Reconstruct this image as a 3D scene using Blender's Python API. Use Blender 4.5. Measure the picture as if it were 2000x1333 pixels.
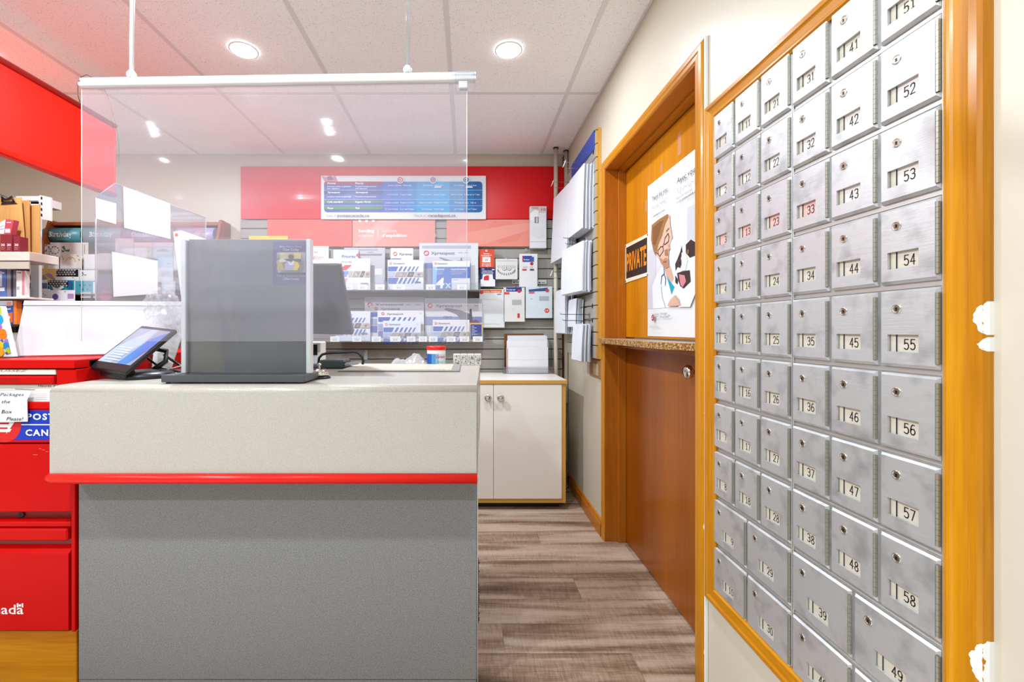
import bpy, bmesh, math, random
from mathutils import Vector, Matrix
R = random.Random(7)
for o in list(bpy.data.objects): bpy.data.objects.remove(o)
sc = bpy.context.scene
COL = sc.collection
# ------------------------------------------------------------------ camera
F, CX, CY, H = 850.0, 912.0, 645.0, 1.12
cam = bpy.data.cameras.new('camera'); co = bpy.data.objects.new('camera', cam); COL.objects.link(co)
cam.sensor_width = 36.0; cam.sensor_fit = 'HORIZONTAL'; cam.lens = 36.0*F/2000.0
cam.shift_x = (1000-CX)/2000.0; cam.shift_y = -(666.5-CY)/2000.0
cam.clip_start = 0.02
co.location = (0, 0, H); co.rotation_euler = (math.pi/2, 0, 0)
sc.camera = co
# ------------------------------------------------------------------ world, lamps, exposure
sc.view_settings.view_transform = 'Standard'; sc.view_settings.look = 'None'
sc.view_settings.gamma = 1.0; sc.view_settings.use_curve_mapping = False
sc.view_settings.exposure = 0.18
sc.cycles.transparent_max_bounces = 24; sc.cycles.max_bounces = 10
sc.cycles.sample_clamp_indirect = 6.0
sc.cycles.caustics_reflective = False; sc.cycles.caustics_refractive = False
w = bpy.data.worlds.new('world'); sc.world = w; w.use_nodes = True
w.node_tree.nodes['Background'].inputs[0].default_value = (0.82, 0.955, 1.06, 1)
w.node_tree.nodes['Background'].inputs[1].default_value = 0.42
LAMP_W = 19.5
CEIL = 2.42
LAMPS = [(x, y) for y in (2.02, 0.40, -0.75) for x in (-2.27, -1.036, 0.193)]

# ------------------------------------------------------------------ helpers
def lin(c):
    r = []
    for k in c:
        k = k/255.0
        r.append(k/12.92 if k <= .04045 else ((k+.055)/1.055)**2.4)
    return (r[0], r[1], r[2], 1.0)
def hexc(h): return tuple(int(h[i:i+2], 16) for i in (0, 2, 4))
def P(px, py, Y): return Vector(((px-CX)/F*Y, Y, H-(py-CY)/F*Y))
def WX(px, Y): return (px-CX)/F*Y
def WZ(py, Y): return H-(py-CY)/F*Y
def WY(px, X): return F*X/(px-CX)

def newmat(name):
    m = bpy.data.materials.new(name); m.use_nodes = True
    nt = m.node_tree; return m, nt, nt.nodes['Principled BSDF'], nt.nodes, nt.links
def pbr(name, col, rough=.5, metal=0.0, spec=.5, coat=0.0, bump=None, var=None, emit=None):
    """bump=(scale,strength,stretch xyz)  var=(colour2, scale, stretch xyz, lo, hi)"""
    m, nt, b, N, L = newmat(name)
    b.inputs['Base Color'].default_value = lin(col); b.inputs['Roughness'].default_value = rough
    b.inputs['Metallic'].default_value = metal; b.inputs['Specular IOR Level'].default_value = spec
    b.inputs['Coat Weight'].default_value = coat; b.inputs['Coat Roughness'].default_value = .08
    def noise(scale, st, detail=4):
        tc = N.new('ShaderNodeTexCoord'); mp = N.new('ShaderNodeMapping'); mp.inputs['Scale'].default_value = st
        nz = N.new('ShaderNodeTexNoise'); nz.inputs['Scale'].default_value = scale; nz.inputs['Detail'].default_value = detail
        L.new(tc.outputs['Object'], mp.inputs['Vector']); L.new(mp.outputs['Vector'], nz.inputs['Vector']); return nz
    if var:
        c2, s, st, lo, hi = var
        nz = noise(s, st); cr = N.new('ShaderNodeValToRGB')
        cr.color_ramp.elements[0].position = lo; cr.color_ramp.elements[1].position = hi
        cr.color_ramp.elements[0].color = lin(col); cr.color_ramp.elements[1].color = lin(c2)
        L.new(nz.outputs['Fac'], cr.inputs['Fac']); L.new(cr.outputs['Color'], b.inputs['Base Color'])
    if bump:
        s, k, st = bump
        nz = noise(s, st, 3); bp = N.new('ShaderNodeBump'); bp.inputs['Strength'].default_value = k; bp.inputs['Distance'].default_value = .002
        L.new(nz.outputs['Fac'], bp.inputs['Height']); L.new(bp.outputs['Normal'], b.inputs['Normal'])
    if emit:
        b.inputs['Emission Color'].default_value = lin(emit[0]); b.inputs['Emission Strength'].default_value = emit[1]
    return m
def wood(name, c1, c2, axis, rough=.3, scale=6.0, coat=.3):
    m, nt, b, N, L = newmat(name)
    st = [1, 1, 1]; st[axis] = .06
    tc = N.new('ShaderNodeTexCoord'); mp = N.new('ShaderNodeMapping'); mp.inputs['Scale'].default_value = st
    oi = N.new('ShaderNodeObjectInfo'); ad = N.new('ShaderNodeVectorMath'); ad.operation = 'MULTIPLY_ADD'
    ad.inputs[1].default_value = (13, 17, 11)
    L.new(oi.outputs['Random'], ad.inputs[0]); L.new(tc.outputs['Object'], ad.inputs[2]); L.new(ad.outputs[0], mp.inputs['Vector'])
    n1 = N.new('ShaderNodeTexNoise'); n1.inputs['Scale'].default_value = scale; n1.inputs['Detail'].default_value = 5; n1.inputs['Distortion'].default_value = .6
    n2 = N.new('ShaderNodeTexNoise'); n2.inputs['Scale'].default_value = scale*22; n2.inputs['Detail'].default_value = 2
    L.new(mp.outputs['Vector'], n1.inputs['Vector']); L.new(mp.outputs['Vector'], n2.inputs['Vector'])
    mx = N.new('ShaderNodeMath'); mx.operation = 'MULTIPLY_ADD'; mx.inputs[1].default_value = .35
    L.new(n2.outputs['Fac'], mx.inputs[0]); L.new(n1.outputs['Fac'], mx.inputs[2])
    cr = N.new('ShaderNodeValToRGB'); cr.color_ramp.elements[0].position = .45; cr.color_ramp.elements[1].position = .9
    cr.color_ramp.elements[0].color = lin(c1); cr.color_ramp.elements[1].color = lin(c2)
    L.new(mx.outputs[0], cr.inputs['Fac']); L.new(cr.outputs['Color'], b.inputs['Base Color'])
    b.inputs['Roughness'].default_value = rough; b.inputs['Specular IOR Level'].default_value = .25; b.inputs['Coat Weight'].default_value = coat*.25; b.inputs['Coat Roughness'].default_value = .15
    return m
def speckle(name, c1, c2, scale, rough=.5, lo=.45, hi=.62, bump=0.0, c3=None):
    m, nt, b, N, L = newmat(name)
    tc = N.new('ShaderNodeTexCoord'); nz = N.new('ShaderNodeTexNoise'); nz.inputs['Scale'].default_value = scale; nz.inputs['Detail'].default_value = 1.5
    L.new(tc.outputs['Object'], nz.inputs['Vector'])
    cr = N.new('ShaderNodeValToRGB'); cr.color_ramp.elements[0].position = lo; cr.color_ramp.elements[1].position = hi
    cr.color_ramp.elements[0].color = lin(c1); cr.color_ramp.elements[1].color = lin(c2)
    L.new(nz.outputs['Fac'], cr.inputs['Fac']); L.new(cr.outputs['Color'], b.inputs['Base Color'])
    b.inputs['Roughness'].default_value = rough
    if bump:
        bp = N.new('ShaderNodeBump'); bp.inputs['Strength'].default_value = bump; bp.inputs['Distance'].default_value = .002
        L.new(nz.outputs['Fac'], bp.inputs['Height']); L.new(bp.outputs['Normal'], b.inputs['Normal'])
    return m
def clear(name, tint=(1, 1, 1), veil=.05, veil_col=(245, 243, 245), gloss=.08, rough=.05, noise=None):
    """thin clear plastic: see-through + a little milky scatter + a glossy skin"""
    m = bpy.data.materials.new(name); m.use_nodes = True
    nt = m.node_tree; N = nt.nodes; L = nt.links; N.clear()
    out = N.new('ShaderNodeOutputMaterial'); tr = N.new('ShaderNodeBsdfTransparent'); tr.inputs[0].default_value = (*tint, 1)
    df = N.new('ShaderNodeBsdfDiffuse'); df.inputs[0].default_value = lin(veil_col)
    tl = N.new('ShaderNodeBsdfTranslucent'); tl.inputs[0].default_value = lin(veil_col)
    md = N.new('ShaderNodeMixShader'); md.inputs[0].default_value = .5; L.new(df.outputs[0], md.inputs[1]); L.new(tl.outputs[0], md.inputs[2])
    gl = N.new('ShaderNodeBsdfGlossy'); gl.inputs['Roughness'].default_value = rough
    m1 = N.new('ShaderNodeMixShader'); m1.inputs[0].default_value = veil
    L.new(tr.outputs[0], m1.inputs[1]); L.new(md.outputs[0], m1.inputs[2])
    m2 = N.new('ShaderNodeMixShader'); lw = N.new('ShaderNodeLayerWeight'); lw.inputs[0].default_value = .25
    mu = N.new('ShaderNodeMath'); mu.operation = 'MULTIPLY_ADD'; mu.inputs[1].default_value = .5; mu.inputs[2].default_value = gloss
    L.new(lw.outputs['Fresnel'], mu.inputs[0]); L.new(mu.outputs[0], m2.inputs[0])
    L.new(m1.outputs[0], m2.inputs[1]); L.new(gl.outputs[0], m2.inputs[2]); L.new(m2.outputs[0], out.inputs[0])
    if noise:
        s, st, k, bk = noise
        tc = N.new('ShaderNodeTexCoord'); mp = N.new('ShaderNodeMapping'); mp.inputs['Scale'].default_value = st
        nz = N.new('ShaderNodeTexNoise'); nz.inputs['Scale'].default_value = s; nz.inputs['Detail'].default_value = 5
        L.new(tc.outputs['Object'], mp.inputs[0]); L.new(mp.outputs[0], nz.inputs['Vector'])
        a = N.new('ShaderNodeMath'); a.operation = 'MULTIPLY_ADD'; a.inputs[1].default_value = k; a.inputs[2].default_value = veil-k*.5
        L.new(nz.outputs['Fac'], a.inputs[0]); L.new(a.outputs[0], m1.inputs[0])
        bp = N.new('ShaderNodeBump'); bp.inputs['Strength'].default_value = bk; bp.inputs['Distance'].default_value = .003
        L.new(nz.outputs['Fac'], bp.inputs['Height']); L.new(bp.outputs['Normal'], gl.inputs['Normal'])
    return m
_pm = {}
def pm(h, rough=.45):
    k = (h, rough)
    if k not in _pm: _pm[k] = pbr('print_'+h, tuple(c*.93 for c in hexc(h)), rough, spec=.3)
    return _pm[k]

class MB:
    def __init__(s): s.v = []; s.f = []; s.m = []; s.sm = []; s.mats = []
    def mi(s, m):
        if m not in s.mats: s.mats.append(m)
        return s.mats.index(m)
    def add(s, vs, fs, m, smooth=False):
        o = len(s.v); s.v += [tuple(x) for x in vs]; k = s.mi(m)
        for f in fs: s.f.append([i+o for i in f]); s.m.append(k); s.sm.append(smooth)
        return s
    def box(s, x0, x1, y0, y1, z0, z1, m, b=0.0):
        if x0 > x1: x0, x1 = x1, x0
        if y0 > y1: y0, y1 = y1, y0
        if z0 > z1: z0, z1 = z1, z0
        return s.obox(Vector((x0, y0, z0)), Vector((x1-x0, 0, 0)), Vector((0, y1-y0, 0)), Vector((0, 0, z1-z0)), m, b)
    def obox(s, O, u, v, w, m, b=0.0):
        O, u, v, w = Vector(O), Vector(u), Vector(v), Vector(w)
        if b <= 0:
            vs = [O, O+u, O+u+v, O+v, O+w, O+u+w, O+u+v+w, O+v+w]
            return s.add(vs, [(0, 3, 2, 1), (4, 5, 6, 7), (0, 1, 5, 4), (1, 2, 6, 5), (2, 3, 7, 6), (3, 0, 4, 7)], m)
        ax = [u, v, w]; d = [a.normalized()*min(b, a.length*.45) for a in ax]
        vs = []; idx = {}
        for i in (0, 1):
            for j in (0, 1):
                for k in (0, 1):
                    c = O+u*i+v*j+w*k; sg = [1-2*i, 1-2*j, 1-2*k]
                    for a in range(3):
                        p = Vector(c)
                        for q in range(3):
                            if q != a: p += d[q]*sg[q]
                        idx[(i, j, k, a)] = len(vs); vs.append(p)
        fs = []
        def I(t, a): return idx[(t[0], t[1], t[2], a)]
        for a in range(3):
            o1, o2 = [q for q in range(3) if q != a]
            for e in (0, 1):
                f = []
                for (p, q) in ((0, 0), (1, 0), (1, 1), (0, 1)):
                    t = [0, 0, 0]; t[a] = e; t[o1] = p; t[o2] = q; f.append(I(t, a))
                fs.append(f)
            for p in (0, 1):
                for q in (0, 1):
                    t0 = [0, 0, 0]; t0[o1] = p; t0[o2] = q; t1 = list(t0); t1[a] = 1
                    fs.append((I(t0, o1), I(t1, o1), I(t1, o2), I(t0, o2)))
        for i in (0, 1):
            for j in (0, 1):
                for k in (0, 1): fs.append([I((i, j, k), a) for a in range(3)])
        return s.add(vs, fs, m)
    def slab(s, pts, n, m):
        """closed polygon pts (3D) extruded by vector n"""
        n = Vector(n); k = len(pts); A = [Vector(p) for p in pts]; B = [p+n for p in A]
        fs = [list(range(k))[::-1], [i+k for i in range(k)]]+[(i, (i+1) % k, (i+1) % k+k, i+k) for i in range(k)]
        return s.add(A+B, fs, m)
    def tube(s, pts, r, m, n=8, closed=False):
        pts = [Vector(p) for p in pts]; K = len(pts); vs = []; fs = []
        up = None
        for i, p in enumerate(pts):
            a = pts[i-1] if (i > 0 or closed) else p; b = pts[(i+1) % K] if (i < K-1 or closed) else p
            t = (b-a).normalized()
            if up is None: up = Vector((0, 0, 1)) if abs(t.z) < .9 else Vector((1, 0, 0))
            e1 = (up-t*up.dot(t)).normalized(); e2 = t.cross(e1); up = e1
            rr = r[i] if isinstance(r, (list, tuple)) else r
            for j in range(n):
                q = 2*math.pi*j/n; vs.append(p+e1*math.cos(q)*rr+e2*math.sin(q)*rr)
        for i in range(K if closed else K-1):
            for j in range(n):
                a, b = i*n, ((i+1) % K)*n; fs.append((a+j, a+(j+1) % n, b+(j+1) % n, b+j))
        s.add(vs, fs, m, True)
        if not closed: s.add(vs[:n], [list(range(n))[::-1]], m); s.add(vs[-n:], [list(range(n))], m)
        return s
    def lathe(s, prof, C, m, n=24, ax=(0, 0, 1), smooth=True, cap=True):
        C = Vector(C); ax = Vector(ax).normalized(); e1 = Vector((1, 0, 0)) if abs(ax.x) < .9 else Vector((0, 1, 0))
        e1 = (e1-ax*e1.dot(ax)).normalized(); e2 = ax.cross(e1); vs = []; fs = []
        for (r, z) in prof:
            for j in range(n):
                q = 2*math.pi*j/n; vs.append(C+ax*z+(e1*math.cos(q)+e2*math.sin(q))*r)
        for i in range(len(prof)-1):
            for j in range(n): fs.append((i*n+j, i*n+(j+1) % n, (i+1)*n+(j+1) % n, (i+1)*n+j))
        s.add(vs, fs, m, smooth)
        if cap: s.add(vs[:n], [list(range(n))[::-1]], m); s.add(vs[-n:], [list(range(n))], m)
        return s
    def mesh(s, name, org=(0, 0, 0), recalc=True):
        me = bpy.data.meshes.new(name); o = Vector(org)
        me.from_pydata([tuple(Vector(p)-o) for p in s.v], [], s.f)
        for m in s.mats: me.materials.append(m)
        for i, p in enumerate(me.polygons): p.material_index = s.m[i]; p.use_smooth = s.sm[i]
        if recalc:
            bm = bmesh.new(); bm.from_mesh(me); bmesh.ops.remove_doubles(bm, verts=bm.verts, dist=1e-6)
            bmesh.ops.recalc_face_normals(bm, faces=bm.faces); bm.to_mesh(me); bm.free()
        me.update(); return me
ORG = {}
def tag(o, label=None, cat=None, group=None, kind=None):
    if label: o['label'] = label
    if cat: o['category'] = cat
    if group: o['group'] = group
    if kind: o['kind'] = kind
    return o
def link(name, me, parent=None, loc=None):
    o = bpy.data.objects.new(name, me); COL.objects.link(o)
    if parent is not None: o.parent = parent
    if loc is not None: o.location = loc
    return o
def build(name, mb, parent=None, loc=(0, 0, 0), label=None, cat=None, group=None, kind=None, recalc=True):
    org = ORG[parent.name] if parent is not None else Vector(loc)
    o = link(name, mb.mesh(name, org, recalc), parent, None if parent is not None else loc)
    ORG[o.name] = Vector(org); return tag(o, label, cat, group, kind)
def thing(name, label, cat, loc=(0, 0, 0), group=None, kind=None):
    o = bpy.data.objects.new(name, None); COL.objects.link(o); o.location = loc; o.empty_display_size = .05
    ORG[o.name] = Vector(loc); return tag(o, label, cat, group, kind)

_tx = {}
def textgeo(s, bold=0.0, shear=0.0, sp=1.0):
    k = (s, bold, shear, sp)
    if k not in _tx:
        c = bpy.data.curves.new('t', 'FONT'); c.body = s; c.size = 1.0; c.offset = bold; c.shear = shear; c.resolution_u = 2; c.space_character = sp
        o = bpy.data.objects.new('t', c); COL.objects.link(o)
        bpy.context.view_layer.update()
        me = bpy.data.meshes.new_from_object(o.evaluated_get(bpy.context.evaluated_depsgraph_get()))
        vs = [(v.co.x, v.co.y) for v in me.vertices]; fs = [list(p.vertices) for p in me.polygons]
        bpy.data.objects.remove(o); bpy.data.curves.remove(c); bpy.data.meshes.remove(me)
        xs = [v[0] for v in vs] or [0, 1]
        _tx[k] = (vs, fs, min(xs), max(xs))
    return _tx[k]
class PR:
    """flat print: coloured shapes in a plane, coordinates x right / y down"""
    def __init__(s, O, u, v, n): s.O = Vector(O); s.u = Vector(u); s.w = Vector(v); s.n = Vector(n).normalized(); s.mb = MB(); s.k = 1
    def T(s, x, y): return s.O+s.u*x+s.w*y+s.n*(s.k*.00022)
    def poly(s, pts, c, rough=.45):
        s.mb.add([s.T(*p) for p in pts], [list(range(len(pts)))], pm(c, rough)); s.k += 1; return s
    def rect(s, x0, y0, x1, y1, c, rough=.45): return s.poly([(x0, y0), (x1, y0), (x1, y1), (x0, y1)], c, rough)
    def rrect(s, x0, y0, x1, y1, r, c, corners=(1, 1, 1, 1)):
        pts = []
        for i, (cx, cy, a) in enumerate(((x0+r, y0+r, 180), (x1-r, y0+r, 270), (x1-r, y1-r, 0), (x0+r, y1-r, 90))):
            if corners[i]: pts += [(cx+r*math.cos(math.radians(a+t)), cy+r*math.sin(math.radians(a+t))) for t in (0, 30, 60, 90)]
            else: pts.append(((x0, x1, x1, x0)[i], (y0, y0, y1, y1)[i]))
        return s.poly(pts, c)
    def disc(s, cx, cy, r, c, n=20, ry=None):
        ry = ry or r
        return s.poly([(cx+r*math.cos(2*math.pi*i/n), cy+ry*math.sin(2*math.pi*i/n)) for i in range(n)], c)
    def line(s, pts, wd, c):
        for (a, b) in zip(pts[:-1], pts[1:]):
            dx, dy = b[0]-a[0], b[1]-a[1]; l = math.hypot(dx, dy) or 1; nx, ny = -dy/l*wd/2, dx/l*wd/2; ex, ey = dx/l*wd/3, dy/l*wd/3
            s.mb.add([s.T(a[0]+nx-ex, a[1]+ny-ey), s.T(b[0]+nx+ex, b[1]+ny+ey), s.T(b[0]-nx+ex, b[1]-ny+ey), s.T(a[0]-nx-ex, a[1]-ny-ey)], [(0, 1, 2, 3)], pm(c))
        s.k += 1; return s
    def text(s, t, x, y, cap, c, bold=0.0, shear=0.0, w=None, al='L', sp=1.0):
        vs, fs, a, b = textgeo(t, bold, shear, sp); k = cap/.69; kx = k
        if w: kx = w/max(b-a, 1e-4)
        ww = (b-a)*kx; x0 = x-(ww if al == 'R' else ww/2 if al == 'C' else 0)
        s.mb.add([s.T(x0+(p[0]-a)*kx, y-p[1]*k) for p in vs], fs, pm(c)); s.k += 1; return s
    def logo(s, cx, cy, r, c='cf2027'):
        s.disc(cx, cy, r, c)
        for i in range(3):
            y = cy-.32*r+i*.27*r; x = cx-.35*r-i*.18*r
            s.poly([(x, y), (cx+.62*r-i*.08*r, y), (cx+.5*r-i*.08*r, y+.17*r), (x-.1*r, y+.17*r)], 'ffffff')
        s.poly([(cx-.2*r, cy-.62*r), (cx+.72*r, cy-.32*r), (cx+.15*r, cy+.5*r), (cx+.35*r, cy-.25*r)], 'ffffff'); return s
    def done(s, name, parent): return build(name, s.mb, parent, recalc=False)
def front(Y): k = Y/F; return PR(P(0, 0, Y), (k, 0, 0), (0, 0, -k), (0, -1, 0))     # print plane facing the room at depth Y
def flat(name, label, cat, px, Y, t, col, draw=None, group=None, b=.001, rough=.5, mat=None, pname='printed_face'):
    x0, y0, x1, y1 = px; m = mat or pm(col, rough)
    X0, X1, Z1, Z0 = WX(x0, Y), WX(x1, Y), WZ(y0, Y), WZ(y1, Y)
    o = build(name, MB().box(X0, X1, Y, Y+t, Z0, Z1, m, b), None, ((X0+X1)/2, Y+t/2, Z0), label, cat, group)
    if draw:
        p = front(Y); draw(p); p.done(pname, o)
    return o
# ------------------------------------------------------------------ materials
M_CREAM = pbr('cream_wall_paint', (208, 197, 177), .38, spec=.35, bump=(40, .06, (1, 1, 1)))
M_WHITEP = pbr('white_paint', (240, 236, 230), .35, spec=.4)
M_TILE = speckle('ceiling_tile_speckle', (160, 156, 152), (252, 251, 250), 240, .9, .28, .36, bump=.25)
M_TBAR = pbr('ceiling_grid_white', (226, 224, 223), .5)
M_HONEY_V = wood('honey_wood_upright', (162, 92, 2), (212, 142, 16), 2)
M_HONEY_H = wood('honey_wood_level', (162, 92, 2), (212, 142, 16), 1)
M_HONEY_X = wood('honey_wood_across', (162, 92, 2), (212, 142, 16), 0)
M_DOORU = wood('varnished_door_veneer', (176, 100, 4), (214, 138, 12), 2, .3, 3.0, .4)
M_DOORL = wood('shaded_door_veneer', (124, 56, 4), (166, 88, 10), 2, .3, 3.0, .4)  # lower leaf: shade from the shelf mostly put into this darker colour
M_JAMB = wood('jamb_pine', (160, 84, 16), (200, 122, 30), 2, .35, 5.0)
M_RED = pbr('glossy_red', (226, 24, 10), .3, spec=.35)
M_REDM = pbr('red_enamel', (192, 4, 3), .4, spec=.12, var=((202, 10, 6), 5, (1, 1, 1), .3, .8), bump=(60, .08, (1, 1, 1)))
M_BLACK = pbr('black_plastic', (26, 26, 28), .35)
M_DGREY = pbr('dark_grey_plastic', (84, 86, 90), .4)
M_WHITE = pbr('white_plastic', (238, 236, 234), .35)
M_PAPER = pbr('white_paper', (222, 221, 220), .7, spec=.2)
M_CHROME = pbr('chrome', (225, 222, 215), .12, 1.0)
M_STEEL = pbr('wire_steel', (170, 170, 168), .3, 1.0)
M_DWIRE = pbr('dark_wire', (60, 58, 55), .4, .6)
M_PIPE = pbr('beige_pipe', (206, 194, 174), .4)
M_SLAT = speckle('grey_carpet_slat', (128, 122, 112), (186, 180, 170), 330, .8, .36, .64, bump=.2)
M_CLEAR = clear('clear_acrylic', (.96, .97, .98), .05, gloss=.05)
M_SHIELD = clear('hazy_shield_acrylic', (.95, .96, .98), .09, (238, 234, 238), gloss=.04)
M_EDGE = clear('acrylic_edge', (.9, .93, .94), .4, gloss=.2)
M_FILM = clear('stretch_film', (.97, .96, .99), .165, (238, 232, 240), .045, .06, (3, (.35, 1, 7), .1, .12))
M_BROWNRACK = wood('red_brown_rack_board', (128, 62, 30), (164, 88, 48), 2, .4, 4)
M_TAN = pbr('tan_board', (214, 160, 70), .5)
# mail box aluminium: brushed along the wall, smudged by hands
def alu():
    m, nt, b, N, L = newmat('brushed_aluminium')
    b.inputs['Metallic'].default_value = .62
    tc = N.new('ShaderNodeTexCoord'); oi = N.new('ShaderNodeObjectInfo')
    ad = N.new('ShaderNodeVectorMath'); ad.operation = 'MULTIPLY_ADD'; ad.inputs[1].default_value = (7, 5, 9)
    L.new(oi.outputs['Random'], ad.inputs[0]); L.new(tc.outputs['Object'], ad.inputs[2])
    mp = N.new('ShaderNodeMapping'); mp.inputs['Scale'].default_value = (1, .03, 1)
    L.new(ad.outputs[0], mp.inputs[0])
    n1 = N.new('ShaderNodeTexNoise'); n1.inputs['Scale'].default_value = 900; n1.inputs['Detail'].default_value = 2; L.new(mp.outputs[0], n1.inputs['Vector'])
    n2 = N.new('ShaderNodeTexNoise'); n2.inputs['Scale'].default_value = 22; n2.inputs['Detail'].default_value = 3; L.new(ad.outputs[0], n2.inputs['Vector'])
    cr = N.new('ShaderNodeValToRGB'); cr.color_ramp.elements[0].position = .28; cr.color_ramp.elements[1].position = .5
    cr.color_ramp.elements[0].color = lin((180, 179, 179)); cr.color_ramp.elements[1].color = lin((209, 208, 207)); L.new(n2.outputs['Fac'], cr.inputs[0])
    L.new(cr.outputs[0], b.inputs['Base Color'])
    a = N.new('ShaderNodeMath'); a.operation = 'MULTIPLY_ADD'; a.inputs[1].default_value = .25; a.inputs[2].default_value = .28
    L.new(n1.outputs['Fac'], a.inputs[0]); L.new(a.outputs[0], b.inputs['Roughness'])
    bp = N.new('ShaderNodeBump'); bp.inputs['Strength'].default_value = .22; bp.inputs['Distance'].default_value = .0006
    L.new(n1.outputs['Fac'], bp.inputs['Height']); L.new(bp.outputs[0], b.inputs['Normal']); return m
M_ALU = alu()
M_ALUF = pbr('satin_aluminium_frame', (206, 203, 198), .42, .8)
M_HINGE = pbr('nickel_hinge', (158, 157, 144), .38, .8)

# ------------------------------------------------------------------ the room
YB, XR, XL, YF = 3.23, .735, -3.6, -2.2
def plank_mat():
    m, nt, b, N, L = newmat('vinyl_wood_plank')
    tc = N.new('ShaderNodeTexCoord'); oi = N.new('ShaderNodeObjectInfo')
    ad = N.new('ShaderNodeVectorMath'); ad.operation = 'MULTIPLY_ADD'; ad.inputs[1].default_value = (23, 31, 9)
    L.new(oi.outputs['Random'], ad.inputs[0]); L.new(tc.outputs['Object'], ad.inputs[2])
    def nz(st, s, d, dist=0.0):
        mp = N.new('ShaderNodeMapping'); mp.inputs['Scale'].default_value = st; L.new(ad.outputs[0], mp.inputs[0])
        n = N.new('ShaderNodeTexNoise'); n.inputs['Scale'].default_value = s; n.inputs['Detail'].default_value = d; n.inputs['Distortion'].default_value = dist
        L.new(mp.outputs[0], n.inputs['Vector']); return n
    g = nz((.16, 1.6, 1), 8, 6, .7); fine = nz((.05, 1, 1), 260, 2); saw = nz((1, .12, 1), 170, 2)
    s1 = N.new('ShaderNodeMath'); s1.operation = 'MULTIPLY_ADD'; s1.inputs[1].default_value = .22; L.new(fine.outputs['Fac'], s1.inputs[0]); L.new(g.outputs['Fac'], s1.inputs[2])
    s2 = N.new('ShaderNodeMath'); s2.operation = 'MULTIPLY_ADD'; s2.inputs[1].default_value = .2; L.new(saw.outputs['Fac'], s2.inputs[0]); L.new(s1.outputs[0], s2.inputs[2])
    s3 = N.new('ShaderNodeMath'); s3.operation = 'MULTIPLY_ADD'; s3.inputs[1].default_value = .1; L.new(oi.outputs['Random'], s3.inputs[0]); L.new(s2.outputs[0], s3.inputs[2])
    cr = N.new('ShaderNodeValToRGB'); e = cr.color_ramp.elements
    e[0].position = .5; e[1].position = 1.0; e[0].color = lin((86, 63, 46)); e[1].color = lin((204, 184, 164))
    k = e.new(.66); k.color = lin((140, 112, 90)); k = e.new(.8); k.color = lin((182, 156, 134))
    L.new(s3.outputs[0], cr.inputs[0]); L.new(cr.outputs[0], b.inputs['Base Color']); b.inputs['Roughness'].default_value = .5
    b.inputs['Specular IOR Level'].default_value = .35
    bp = N.new('ShaderNodeBump'); bp.inputs['Strength'].default_value = .25; bp.inputs['Distance'].default_value = .001
    L.new(s2.outputs[0], bp.inputs['Height']); L.new(bp.outputs[0], b.inputs['Normal']); return m
M_PLANK = plank_mat()
floor = build('floor', MB().box(XL, 1.9, YF, YB+.1, -.12, -.004, pbr('pale_bounce_floor', (222, 216, 208), .4)), kind='structure')  # unseen floor area made pale as an added reflector to brighten the ceiling
pm_cache = {}
row = 0; y = .9
while y < YB-.01:
    y1 = min(y+.152, YB); x = -3.0-(row*.437) % 1.22
    while x < .9:
        a, b_ = max(x, -3.0), min(x+1.22, .9); k = (round(b_-a, 3), round(y1-y, 3))
        if b_-a > .01:
            if k not in pm_cache:
                pm_cache[k] = MB().box(-k[0]/2+.0004, k[0]/2-.0004, -k[1]/2+.0004, k[1]/2-.0004, -.004, 0, M_PLANK, .0007).mesh('plank')
            link('plank', pm_cache[k], floor, ((a+b_)/2, (y+y1)/2, 0))
        x += 1.22
    y = y1; row += 1

ceiling = build('ceiling', MB().box(XL, 1.9, YF, YB+.1, CEIL+.012, CEIL+.1, M_WHITEP), kind='structure')
TX0, TW, TY0, TL = -.0837, .633, 2.392, 1.22
tc_ = {}
xs = [XL]+[TX0+k*TW for k in range(-5, 2)]+[XR-.002]; ys = [YF]+[TY0+k*TL for k in range(-4, 1)]+[YB-.002]
for i in range(len(xs)-1):
    for j in range(len(ys)-1):
        a, b_, c, d = xs[i]+.011, xs[i+1]-.011, ys[j]+.011, ys[j+1]-.011
        if b_-a < .02: continue
        k = (round(b_-a, 3), round(d-c, 3))
        if k not in tc_: tc_[k] = MB().box(-k[0]/2, k[0]/2, -k[1]/2, k[1]/2, .003, .012, M_TILE).mesh('tile')
        link('tile', tc_[k], ceiling, ((a+b_)/2, (c+d)/2, CEIL))
for x in xs: build('grid_bar', MB().box(max(x-.011, XL), min(x+.011, XR), YF, YB, CEIL, CEIL+.012, M_TBAR, .001), ceiling)
for y in ys: build('grid_bar', MB().box(XL, XR, max(y-.011, YF), min(y+.011, YB), CEIL+.0004, CEIL+.012, M_TBAR, .001), ceiling)

build('wall_back', MB().box(XL, 1.9, YB, YB+.1, -.1, CEIL+.05, M_CREAM), kind='structure')
build('wall_left', MB().box(XL-.1, XL, YF, YB+.1, -.1, CEIL+.05, M_CREAM), kind='structure')
DY0, DY1, DZ = 1.392, 2.300, 1.968            # door opening in the right wall
BY0, BY1, BZ0, BZ1 = .662, 1.289, .345, 1.757  # letter box opening
wr = MB(); T = XR+.15
wr.box(XR, T, YF, BY0, -.1, CEIL+.05, M_CREAM); wr.box(XR, T, BY1, DY0-.016, -.1, CEIL+.05, M_CREAM)
wr.box(XR, T, DY1+.016, YB+.1, -.1, CEIL+.05, M_CREAM); wr.box(XR, T, DY0-.016, DY1+.016, DZ+.016, CEIL+.05, M_CREAM)
wr.box(XR, T, BY0, BY1, -.1, BZ0, M_CREAM); wr.box(XR, T, BY0, BY1, BZ1, CEIL+.05, M_CREAM)
build('wall_right', wr, kind='structure')

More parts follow.
